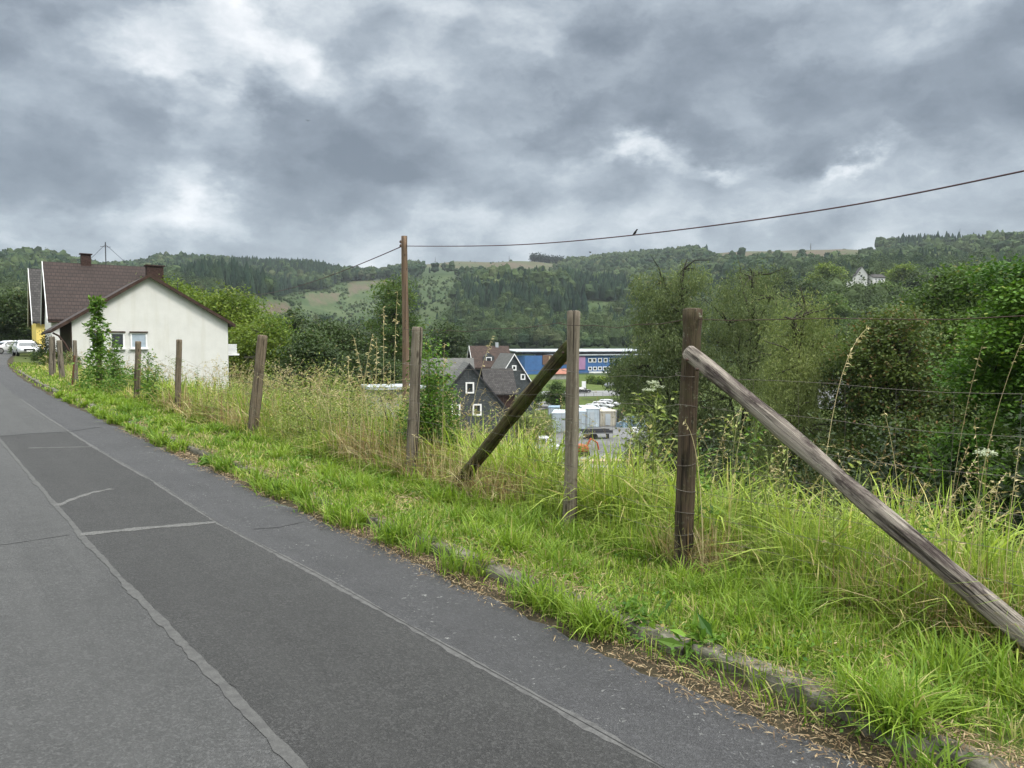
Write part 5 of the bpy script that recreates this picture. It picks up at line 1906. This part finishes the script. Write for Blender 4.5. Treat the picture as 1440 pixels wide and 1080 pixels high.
def valley():
    # ---- slate gable house
    def slate_house(label, px, py_top, Y, W, D, ang, ridge_drop, base, wins, roofm, trimm=None, t0=None):
        pk = at(px, py_top, Y)
        c, s = math.cos(ang), math.sin(ang)
        t0 = t0 or W / 2
        C = (pk.x - c * t0, pk.y - s * t0)
        h = gable_house('slate_house', label, 'house', C, ang, W, D, pk.z - ridge_drop, pk.z, base, 'slate', roofm, (.3, .3, .2, .2), t0, .16, 'depth', trimm, 'slate clad houses in the valley')
        for (x, dz, w, hh) in wins:
            window(h, x, pk.z - dz, w, hh, 0, .17, 'glass', .08, -1, False)
        return h, pk

    h1, pk = slate_house('dark slate clad gable house with three white framed windows', 660, 513, 85, 10.0, 11, .12, 6.0, -11.3,
                         [(5.05, 2.55, .95, 1.25), (3.5, 5.0, 1.0, 1.3), (5.85, 5.0, 1.0, 1.3), (3.2, 8.3, 1.0, 1.4)], 'slate_roof', 'dark_metal')
    h2, pk2 = slate_house('smaller slate gable house with white verge boards beyond the first', 723, 499, 118, 6.4, 9, .25, 5.0, -11,
                          [(3.2, 2.0, .7, .8), (4.6, 3.4, .75, .9)], 'slate_roof', 'white_paint', 3.2)
    # low dark roofed outbuilding before it
    q = at(686, 551, 108)
    o = gable_house('outbuilding', 'low outbuilding with a dark brown roof in front of the smaller slate gable', 'house', (q.x, q.y), .2, 3.9, 6, q.z - 0, q.z + 3.0, -11, 'wood_dark', 'tile_dark', (.4, .3, .5, .2), None, .16, 'width', None)
    # brown roofed house with dormer behind
    q = at(668, 516, 128)
    h4 = gable_house('brown_roof_cottage', 'cottage with a weathered brown roof and a white dormer window', 'house', (q.x, q.y), .2, 6.2, 8, q.z, q.z + 3.3, -11, 'slate', 'tile_rust', (.4, .3, .4, .3), None, .2, 'width', 'white_paint')
    d = MB()
    d.poly_prism([(1.6, 1.0, q.z + .5), (3.4, 1.0, q.z + .5), (3.4, 1.0, q.z + 1.7), (2.5, 1.0, q.z + 2.3), (1.6, 1.0, q.z + 1.7)], (0, 2.4, 0))
    dm = d.build('dormer', M['slate'], h4)
    uv_planar(dm, (1, .3, 0), (0, 0, 1))
    f = MB()
    f.box((2.5, .96, q.z + 1.15), (1.0, .07, .95))
    f.build('dormer_frame', M['white_paint'], dm)
    f = MB()
    f.box((2.5, .91, q.z + 1.15), (.7, .05, .65))
    f.build('dormer_pane', M['glass'], dm)
    f = MB()
    f.box((4.4, 3.9, q.z + 3.5), (.5, .5, 1.2))
    f.build('chimney', M['roof_white'], h4)
    # pale roof peeking left of it and a grey slate roof by the grey post
    q = at(592, 527, 98)
    gable_house('grey_roof_house', 'house with a plain grey slate roof behind the elder shrub', 'house', (q.x, q.y), .1, 6.6, 7, q.z, q.z + 1.9, -11, 'slate', 'slate_roof', (.3, .3, .4, .3), None, .15, 'width', None, 'slate clad houses in the valley')
    q = at(666, 498, 150)
    gable_house('pale_roof_house', 'house with a pale roof edge behind the brown cottage', 'house', (q.x, q.y), .2, 3.4, 6, q.z, q.z + 1.2, -10, 'stucco_plain', 'slate_roof', (.2, .2, .3, .3), None, .15, 'width', None)
    # flat roofed shed left of the utility pole
    q = at(522, 545, 46)
    sh = thing('flat_roof_shed', 'grey shed with a white flat roof left of the utility pole', 'shed', (q.x, q.y, 0), .35)
    b = MB()
    bz = gz(q.x, q.y) - 1
    b.box((1.6, 1.5, (q.z - .15 + bz) / 2), (3.1, 2.9, q.z - .15 - bz))
    b.build('wall', M['concrete'], sh)
    b = MB()
    b.box((1.6, 1.45, q.z - .05), (3.5, 3.3, .18))
    b.build('roof', M['roof_white'], sh)
    b = MB()
    b.box((1.0, .04, q.z - .62), (.9, .03, .5))
    b.build('window', M['glass'], sh)

    # ---- blue building
    A = at(738, 522, 262)
    B = at(908, 522, 285)
    ang = math.atan2(B.y - A.y, B.x - A.x)
    L = math.hypot(B.y - A.y, B.x - A.x)
    t = thing('blue_building', 'long two storey blue building with a pale flat roof across the valley', 'building', (A.x, A.y, 0), ang)
    zb = -9.5
    zt = at(820, 500, 270).z
    zr = at(820, 494.5, 280).z
    k = L / 170.0
    X = lambda px: (px - 738) * k
    b = MB()
    b.box((L / 2, 6, (zb + zt) / 2), (L, 12, zt - zb))
    b.build('wall', M['blue_wall'], t)
    b = MB()
    b.box((X(781), -.12, (zt + zt - 3.6) / 2 + .4), (X(797) - X(757), .25, 3.3))
    b.build('brick_panel', M['brick'], t)
    b = MB()
    b.box((X(813.5), -.1, (zt - .3 + zt - 5.0) / 2), (X(819) - X(808), .3, 4.6))
    b.build('pink_panel', M['pink_wall'], t)
    b = MB()
    b.box((X(840) + 1, 5.9, zt + .18), (X(905) - X(775) + 3, 13.2, .35))
    b.build('roof', M['roof_white'], t)
    b = MB()
    b.box((L / 2, 8, (zt + .36 + zr) / 2), (L * .96, 7.5, zr - zt - .36))
    b.build('upper_storey', M['dark_metal'], t)
    b = MB()
    b.poly_prism([(-2, 2.6, zr + .004), (L + 2, 2.6, zr + .004), (L + 2, 12.5, zr + .7), (-2, 12.5, zr + .7)], (0, 0, .3))
    b.build('upper_roof', M['roof_white'], t)
    for px in (768, 776, 826, 832, 840, 848, 856, 864, 872, 880, 888):
        window(t, X(px), zt - 1.75, 1.55, 1.5, -.02, .22, 'glass', .12, -1, False)
    for px in (826, 833, 840, 847, 854, 861, 868):
        window(t, X(px), zt - 4.7, 1.6, 1.3, -.02, .25, 'glass', .12, -1, False)
    b = MB()
    b.box((X(845), -.9, zt - 6.3), (X(868) - X(824), .3, 1.1))
    b.build('terrace_wall', M['white_paint'], t)
    b = MB()
    b.box((X(770), -.15, (zt - .2 + zt - 3) / 2), (.5, .3, 2.8))
    b.build('wall_light_strip', M['timber'], t)
    q = at(783, 526, 235)
    s = thing('red_shed', 'small reddish roofed shed in front of the blue building', 'shed', (q.x, q.y, 0), .2)
    b = MB()
    b.box((0, 0, q.z - 3), (5.5, 4, 6))
    b.build('wall', M['concrete'], s)
    b = MB()
    b.poly_prism([(-3, -2.3, q.z), (3, -2.3, q.z), (3, 0, q.z + 1.5), (-3, 0, q.z + 1.5)], (0, 0, .15))
    b.poly_prism([(-3, 0, q.z + 1.5), (3, 0, q.z + 1.5), (3, 2.3, q.z), (-3, 2.3, q.z)], (0, 0, .15))
    b.build('roof', M['sign_red'], s)

    # ---- containers
    g = 'containers in the valley yard'

    def container(px, py, W, D, H, ang, mat, lab, roof=None):
        q = G(px, py, 300)
        t = thing('site_container', lab, 'container', (q.x, q.y, q.z + .1), ang, g)
        b = MB()
        b.box((W / 2, D / 2, H / 2), (W, D, H))
        n = int(W / .35)
        for i in range(n):
            b.box((.2 + i * (W - .4) / max(1, n - 1), -.02, H / 2), (.12, .05, H - .3))
        for i in range(int(D / .4)):
            b.box((-.02, .2 + i * .4, H / 2), (.05, .14, H - .3))
        b.build('body', M[mat], t)
        r = MB()
        r.box((W / 2, D / 2, H + .05), (W + .1, D + .1, .09))
        r.build('roof', M[roof or mat], t)
        for (x, y) in ((0, 0), (W, 0)):
            e = MB()
            e.box((x, y, H / 2), (.14, .14, H - .02))
            e.build('corner_post', M['metal'], t)
        d = MB()
        d.box((W * .5, -.055, H * .46), (W * .3, .05, H * .8))
        d.build('door', M['roof_white'], t)
        return t

    container(776, 609, 3.6, 6, 2.7, -.12, 'container_white', 'white site container left of the grey cracked post')
    container(806, 606, 1.9, 6, 2.7, -.05, 'container_white', 'narrow white container just right of the grey cracked post')
    container(822, 602, 2.3, 7, 2.75, .05, 'container_white', 'pale blue white container second from the right in the row')
    container(843, 600, 2.6, 5, 2.2, .05, 'container_beige', 'beige lower container at the right end of the row')
    container(771, 590, 1.8, 4, 1.9, -.1, 'container_white', 'white container top behind the willow bush', 'blue_tarp')

    # stacked dark pallets and scrap behind containers
    gs = 'stacks of building material in the yard'
    for (px, py, w, h, mat, lab) in [(868, 598, 1.8, 2.9, 'dark_metal', 'dark scrap stack right of the beige container'), (876, 601, 1.7, 1.6, 'blue_tarp', 'blue grey tarp covered stack beside the scrap'), (855, 592, 2.6, 2.0, 'concrete', 'pale stack behind the beige container'), (897, 600, 2.0, 1.6, 'blue_tarp', 'blue stack nearest the light valley bush'), (842, 590, 2.4, 1.6, 'dark_metal', 'dark stack between containers and white cars'), (893, 611, .9, 1.0, 'white_paint', 'small white tank on the yard')]:
        q = G(px, py, 300)
        t = MB()
        for i in range(9):
            s = rng.uniform(.3, .55) * w
            zz = rng.uniform(0, h - .4)
            t.box((rng.uniform(-.3, .3) * w, rng.uniform(-.3, .3) * w, zz / 2 + .2), (s, s * rng.uniform(.6, 1.2), zz + .4), Matrix.Rotation(rng.uniform(-.5, .5), 4, 'Z'))
        tag(t.build('material_stack', M[mat], None, False, (q.x, q.y, q.z + .05)), lab, 'stack', gs)

    # flat trailer
    q = G(838, 617, 300)
    t = thing('flat_trailer', 'long dark flatbed trailer lying on the yard below the beige container', 'trailer', (q.x, q.y, q.z + .08), .12)
    b = MB()
    b.box((0, 0, .75), (4.2, 2.0, .14))
    b.build('bed', M['metal'], t)
    b = MB()
    for y in (-.98, .98):
        b.box((0, y, 1.0), (4.2, .05, .34))
    b.build('side_board', M['dark_metal'], t)
    for x in (-1.2, -.3):
        for y in (-.9, .9):
            w = MB()
            w.tube([(x, y - .1, .35), (x, y + .1, .35)], .34, 14)
            w.build('wheel', M['rubber'], t)
    b = MB()
    b.box((1.6, 0, .35), (.12, 1.2, .7))
    b.build('stand', M['dark_metal'], t)

    # white crew cab pickup
    q = G(768, 640, 200)
    t = thing('pickup_truck', 'white cab pickup truck with a grey flatbed left of the grey cracked post', 'truck', (q.x, q.y, q.z + .1), .05)
    b = MB()
    st = [(-.9, .9, .5, 1.25), (.6, .92, .45, 1.25), (1.2, .9, .45, 1.15), (1.7, .8, .5, .98)]
    loft(b, [rring(*s) for s in st])
    b.build('body', M['car_white'], t, True)
    b = MB()
    rings = []
    for (x, w, z) in [(-.85, .84, 2.0), (-.7, .82, 2.08), (.15, .8, 2.06), (.4, .8, 1.95), (1.05, .84, 1.2)]:
        rings.append(np.array([(x, -.9, 1.15), (x, .9, 1.15), (x, w, z - .06), (x, w * .8, z), (x, -w * .8, z), (x, -w, z - .06)]))
    loft(b, rings)
    b.build('cab', M['car_white'], t)
    for (xa, xb, sh) in ((-.62, -.12, 0), (.0, .62, .3)):
        g_ = MB()
        g_.add([(xa, -.915, 1.3), (xb, -.915, 1.3), (xb - sh, -.86, 1.86), (xa, -.86, 1.86)], np.array([[0, 1, 2, 3]]))
        g_.build('side_window', M['glass'], t)
    b = MB()
    b.box((-2.9, 0, .8), (3.8, 1.95, .12))
    b.box((-2.9, -.97, 1.05), (3.8, .05, .4))
    b.box((-2.9, .97, 1.05), (3.8, .05, .4))
    b.build('flatbed', M['metal'], t)
    for x in (-3.6, 1.0):
        for y in (-.8, .8):
            w = MB()
            w.tube([(x, y - .12, .36), (x, y + .12, .36)], .36, 16)
            w.build('wheel', M['rubber'], t)
    # orange machine
    q = G(818, 642, 200)
    t = thing('mini_excavator', 'small orange excavator right of the grey cracked post', 'excavator', (q.x, q.y, q.z + .1), .3)
    b = MB()
    b.box((0, 0, .25), (1.5, 1.2, .5))
    b.build('track', M['rubber'], t)
    b = MB()
    loft(b, [rring(-.7, .6, .5, 1.2), rring(.1, .62, .5, 1.35), rring(.7, .5, .5, 1.0)])
    b.build('body', M['orange'], t, True)
    b = MB()
    b.tube([(.5, 0, .9), (1.1, 0, 1.9), (1.9, 0, 1.4), (2.1, 0, .6)], [.13, .12, .1, .08], 6)
    b.build('arm', M['orange'], t)
    b = MB()
    b.box((-.95, 0, 1.15), (.5, .9, .9))
    b.build('cab', M['white_paint'], t)
    # timber stacks by the fence foot
    for (px, py, mat, lab, L, a) in [(850, 652, 'timber', 'pile of pale planks right of the small excavator', 4.5, .1), (835, 661, 'metal', 'bundle of grey pipes below the plank pile', 4.0, -.3), (905, 668, 'concrete', 'pale slab stack at the foot of the bank', 3.5, .2), (1010, 655, 'concrete', 'pale slabs glimpsed right of the dark post', 3.0, .1)]:
        q = G(px, py, 200)
        b = MB()
        for i in range(10):
            b.box((rng.uniform(-.3, .3), (i % 5) * .35 - .8, .1 + (i // 5) * .16), (L, .28, .13), Matrix.Rotation(rng.uniform(-.05, .05), 4, 'Z'))
        o = b.build('plank_pile', M[mat], None, False, (q.x, q.y, q.z + .1))
        o.rotation_euler.z = a
        tag(o, lab, 'pile', 'piles of material at the foot of the bank')
    # lamp post, sign, railing
    q = G(813, 573, 300)
    top = at(813, 497, q.y)
    t = thing('street_lamp', 'thin dark lamp post rising right of the grey cracked post', 'lamp', (q.x, q.y, q.z))
    b = MB()
    b.tube([(0, 0, 0), (0, 0, top.z - q.z)], [.12, .07], 8)
    b.build('pole', M['dark_metal'], t)
    b = MB()
    b.box((-.4, 0, top.z - q.z), (1.0, .25, .12))
    b.build('lamp_head', M['dark_metal'], t)
    q = G(821, 550, 400)
    t = thing('sign', 'blank white upright sign beside the far lane', 'sign', (q.x, q.y, q.z))
    b = MB()
    b.box((0, 0, 1.6), (1.0, .1, 1.7))
    b.build('panel', M['white_paint'], t)
    b = MB()
    b.tube([(0, .1, 0), (0, .1, 2.3)], .05, 6)
    b.build('pole', M['metal'], t)
    A = G(822, 558, 400)
    B = G(900, 559, 400)
    t = thing('guard_rail', 'grey railing with posts along the far lane', 'railing', (0, 0, 0))
    b = MB()
    for z in (.5, 1.0):
        b.tube([(A.x, A.y, A.z + z), (B.x, B.y, B.z + z)], .04, 5)
    b.build('rail', M['metal'], t)
    for i in range(7):
        p = A.lerp(B, i / 6)
        b = MB()
        b.tube([(p.x, p.y, p.z - .1), (p.x, p.y, p.z + 1.1)], .05, 5)
        b.build('post', M['metal'], t)

    # ---- white house on the hillside
    q = at(1204, 398, 300)
    bz = gz(q.x, q.y) - 3
    h = gable_house('hillside_house', 'white gabled house high on the wooded slope at right', 'house', (q.x, q.y), -.25, 4.0, 8, q.z + 3.2, q.z + 6.2, bz, 'stucco_white', 'tile_dark', (.2, .2, .2, .2), None, .2)
    window(h, 1.8, q.z + 2.6, 1.0, 1.2, 0, .12)
    b = MB()
    b.box((-1.6, 1.5, (q.z + .6 + bz) / 2), (3.0, 3, q.z + .6 - bz))
    b.build('terrace_wall', M['stucco_white'], h)
    q = at(1228, 392, 312)
    bz = gz(q.x, q.y) - 3
    h = gable_house('hillside_house', 'long low white house wing right of the hillside gable', 'house', (q.x, q.y), .15, 5.2, 6, q.z + .6, q.z + 2.0, bz, 'stucco_white', 'tile_dark', (.3, .3, .3, .3), None, .2, 'width')
    for x in (1.2, 2.6, 4.0):
        window(h, x, q.z - .3, .8, .9, 0, .1)


valley()


# ------------------------------------------------------------------ utility pole, cables, birds
def pole_and_cables():
    top = at(569, 332, 24)
    b = gz(top.x, top.y)
    t = thing('utility_pole', 'tall slim brown wooden utility pole standing below the verge', 'utility pole', (top.x, top.y, 0))
    mb = MB()
    zz = np.linspace(b - .5, top.z, 26)
    mb.tube([(.01 * math.sin(z), .012 * math.cos(z * .7), z) for z in zz], np.linspace(.125, .092, 26), 14, 0, None, True, .02)
    mb.build('pole', M['pole'], t, True)
    zi = at(565, 346, 24).z
    for (dx, dz) in ((-.13, .0), (-.13, .12)):
        i = MB()
        i.tube([(-.07, 0, zi + dz - .03), (dx, 0, zi + dz - .03), (dx, 0, zi + dz + .0)], .012, 5)
        io = i.build('insulator', M['porcelain'], t, True)
        i = MB()
        i.tube([(dx, 0, zi + dz - .02), (dx, 0, zi + dz), (dx, 0, zi + dz + .03), (dx, 0, zi + dz + .06)], [.03, .036, .03, .015], 8)
        i.build('insulator_cap', M['porcelain'], io, True)
    # cable to the right, rising past the viewer
    A0, D0 = np.array([top.x, top.y]), np.array([10.5, -13.3])

    def line_y(px):
        a = (px - 720) / F
        k = (a * A0[1] - A0[0]) / (D0[0] - a * D0[1])
        return A0[1] + D0[1] * k

    P = [at(px, py, line_y(px)) for (px, py) in ((572, 346), (690, 347), (780, 342), (893, 331), (1000, 318), (1100, 304), (1200, 289), (1320, 266), (1440, 240))]
    e = P[-1]
    P = np.array(P + [(e.x + D0[0] * k, e.y + D0[1] * k, e.z + .95 * k + .25 * k * k) for k in (.25, .5, 1, 1.6, 2.2)])
    tt = np.linspace(0, len(P) - 1, 110)
    Q = np.stack([np.interp(tt, range(len(P)), P[:, i]) for i in range(3)], -1)
    for _ in range(40):
        Q[1:-1] = (Q[:-2] + 2 * Q[1:-1] + Q[2:]) / 4
    mb = MB()
    mb.tube(Q, .013, 6)
    tag(mb.build('overhead_cable', M['cable'], None, True), 'thick overhead cable rising from the utility pole to the right edge', 'cable')
    A = np.array(at(566, 346, 24))
    B = np.array(at(330, 414, 66))
    u = np.linspace(0, 1, 40)[:, None]
    Q = A * (1 - u) + B * u
    Q[:, 2] -= (4 * u * (1 - u))[:, 0] * .55
    mb = MB()
    mb.tube(Q, .016, 5)
    tag(mb.build('overhead_cable', M['cable'], None, True), 'thin dark cable sloping from the utility pole down to the left trees', 'cable')

    def bird(label, loc, s, flying=False, rz=0):
        mb = MB()
        if not flying:
            loft(mb, [np.array([(math.cos(a) * r, y + math.sin(a) * r * .3, z + math.sin(a) * r * .9) for a in np.linspace(0, 2 * math.pi, 9)[:-1]]) for (y, z, r) in [(.13, -.02, .012), (.08, .03, .018), (.03, .06, .042), (-.01, .09, .055), (-.04, .13, .045), (-.06, .16, .03), (-.075, .185, .034), (-.1, .195, .026), (-.125, .19, .006)]])
            mb.tube([(.015, 0, .07), (.015, -.005, .0)], .005, 4)
            mb.tube([(-.015, 0, .07), (-.015, -.005, .0)], .005, 4)
        else:
            loft(mb, [np.array([(math.cos(a) * r, y, math.sin(a) * r) for a in np.linspace(0, 2 * math.pi, 9)[:-1]]) for (y, r) in [(.14, .01), (.07, .03), (0, .05), (-.06, .04), (-.1, .025), (-.13, .004)]])
            for sg in (-1, 1):
                mb.poly_prism([(sg * .03, .04, .02), (sg * .16, .01, .09), (sg * .3, .06, .05), (sg * .16, -.05, .09), (sg * .03, -.06, .02)], (0, 0, .008))
        o = mb.build('bird', M['bird'], None, True, loc)
        o.scale = (s, s, s)
        o.rotation_euler.z = rz
        tag(o, label, 'bird')

    p = at(893, 331, line_y(893))
    bird('small dark bird perched on the overhead cable', (p.x, p.y, p.z + .012), .55, False, .9)
    bird('tiny dark bird flying in the open cloudy sky', at(433, 170, 60), .7, True, .4)
    bird('tiny bird flying low above the ridge under the cable', at(830, 355, 70), .9, True, 1.0)


pole_and_cables()


# ------------------------------------------------------------------ sky, sun, air, camera
SUN_EL, SUN_AZ = R(52), R(115)      # azimuth measured from +Y towards +X


def sky():
    w = bpy.data.worlds.new('World')
    scene.world = w
    w.use_nodes = True
    nt = w.node_tree
    nt.nodes.clear()
    q = N(nt)
    st = q.n('TexSky', sky_type='NISHITA', sun_disc=False)
    st.sun_elevation = SUN_EL
    st.sun_rotation = SUN_AZ
    bg1 = q.n('Background', i={'Color': st.outputs[0], 'Strength': .10})
    d = q.n('TexCoord').outputs['Generated']
    sx = q.n('SeparateXYZ')
    q.set(sx, 0, d)
    p = q.mapping(d, (1, 1, 1.7), SKYLOC)
    wd = q.n('VectorMath', operation='SUBTRACT', i={0: q.noise(p, 5.0, 8, .62, 0, True), 1: (.5, .5, .5)}).outputs[0]
    dw = q.n('VectorMath', operation='MULTIPLY_ADD', i={0: wd, 1: (.26, .26, .26), 2: d}).outputs[0]
    pw = q.n('VectorMath', operation='MULTIPLY_ADD', i={0: wd, 1: (.10, .10, .10), 2: p}).outputs[0]
    big = q.noise(pw, 2.6, 6, .55)
    mid = q.noise(pw, 7.5, 8, .6)
    det = q.noise(pw, 21, 6, .62)
    # rounded billows
    bw = q.n('TexVoronoi', feature='SMOOTH_F1', i={'Scale': 9.0, 'Smoothness': .55})
    q.set(bw, 'Vector', q.n('VectorMath', operation='MULTIPLY_ADD', i={0: wd, 1: (.22, .22, .22), 2: p}).outputs[0])
    f = q.math('ADD', q.math('MULTIPLY_ADD', big, .44, -.045), q.math('ADD', q.math('MULTIPLY', mid, .34), q.math('ADD', q.math('MULTIPLY', det, .10), q.math('MULTIPLY', bw.outputs['Distance'], .22))))

    def spot(px, py, rx, ry, amp, rot=0):
        """thinner cloud around one direction of the sky"""
        c = np.array(ray(px, py)); c /= np.linalg.norm(c)
        X = np.cross(c, [0, 0, 1.0]); X /= np.linalg.norm(X)
        Y = np.cross(X, c)
        ca, sa = math.cos(rot), math.sin(rot)
        X, Y = X * ca + Y * sa, -X * sa + Y * ca
        dn = q.n('VectorMath', operation='NORMALIZE', i={0: dw}).outputs[0]
        a = q.n('VectorMath', operation='DOT_PRODUCT', i={0: dn, 1: tuple(X)}).outputs['Value']
        b = q.n('VectorMath', operation='DOT_PRODUCT', i={0: dn, 1: tuple(Y)}).outputs['Value']
        e = q.math('ADD', q.math('POWER', q.math('ABSOLUTE', q.math('DIVIDE', a, rx / F)), 2.0), q.math('POWER', q.math('ABSOLUTE', q.math('DIVIDE', b, ry / F)), 2.0))
        return q.math('MULTIPLY', q.math('EXPONENT', q.math('MULTIPLY', e, -1.0)), amp)

    for sp in SPOTS:
        f = q.math('ADD', f, spot(*sp))
    # clouds pale towards the horizon
    hz = q.ramp(sx.outputs[2], [(.08, 1.0), (.19, 0.0)])
    f = q.math('ADD', f, q.math('MULTIPLY', hz, .03))
    col = q.ramp(f, CLOUD_RAMP)
    # overhead sky, beyond the frame, boosted past real overcast to light the ground
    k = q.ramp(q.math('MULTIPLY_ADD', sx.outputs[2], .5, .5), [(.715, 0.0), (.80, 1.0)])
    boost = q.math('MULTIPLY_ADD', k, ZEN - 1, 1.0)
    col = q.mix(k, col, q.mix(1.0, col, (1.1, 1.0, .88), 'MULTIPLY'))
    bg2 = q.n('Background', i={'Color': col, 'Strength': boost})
    mx = q.n('MixShader')
    q.set(mx, 0, .93)
    q.set(mx, 1, bg1)
    q.set(mx, 2, bg2)
    o = q.n('OutputWorld')
    nt.links.new(mx.outputs[0], o.inputs[0])
    s = bpy.data.lights.new('sun', 'SUN')
    s.energy = 1.5
    s.angle = R(14)
    s.color = (1, .96, .9)
    so = bpy.data.objects.new('sun', s)
    COL.objects.link(so)
    dirv = Vector((math.sin(SUN_AZ) * math.cos(SUN_EL), math.cos(SUN_AZ) * math.cos(SUN_EL), math.sin(SUN_EL)))
    so.rotation_euler = (-dirv).to_track_quat('-Z', 'Y').to_euler()
    so.location = (0, 0, 50)


SKYLOC = (.6, 1.7, 0)
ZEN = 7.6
CLOUD_RAMP = [(.34, (.094, .113, .136)), (.44, (.142, .166, .193)), (.53, (.220, .251, .281)), (.61, (.335, .365, .39)), (.73, (.55, .56, .57))]
SPOTS = [(310, 40, 130, 90, .085), (280, 175, 42, 120, .095, .1), (300, 290, 42, 80, .055), (390, 40, 50, 40, .06), (150, 320, 200, 36, .06),
         (870, 245, 70, 22, .16, .2), (1000, 238, 50, 20, .17, .2), (1180, 242, 46, 12, .15), (960, 290, 260, 40, .06), (600, 60, 90, 70, .05), (745, 105, 50, 60, .06),
         (90, 215, 190, 80, -.08), (100, 60, 140, 60, -.03), (520, 215, 190, 90, -.09), (760, 240, 90, 60, -.05), (1180, 170, 260, 55, -.06), (1000, 60, 260, 80, -.03), (560, 330, 200, 40, .02)]
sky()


def haze():
    mb = MB()
    lo, hi = LOW - 1.5, HIGH + 30
    mb.box((0, 0, (lo + hi) / 2), (5400, 5400, hi - lo))
    m, nt = new_mat('pale haze')
    q = N(nt)
    v = q.n('VolumePrincipled', i={'Color': (.80, .86, .93), 'Density': HAZE, 'Anisotropy': .2})
    o = q.n('OutputMaterial')
    nt.links.new(v.outputs[0], o.inputs['Volume'])
    ob = mb.build('haze', m)
    tag(ob, 'thin bluish haze in the valley air', 'haze', kind='stuff')


HAZE = .0001
if HAZE:
    haze()

cam = bpy.data.cameras.new('camera')
cam.sensor_width = 36
cam.lens = 27
cam.clip_end = 8000
cam.clip_start = .05
co = bpy.data.objects.new('camera', cam)
COL.objects.link(co)
co.location = (0, 0, EYE)
co.rotation_euler = (R(90) - PITCH, 0, 0)
scene.camera = co
scene.view_settings.view_transform = 'Standard'
scene.view_settings.look = 'None'
scene.view_settings.exposure = .95
scene.view_settings.gamma = 1
scene.render.film_transparent = False
scene.cycles.max_bounces = 6
scene.cycles.use_denoising = True
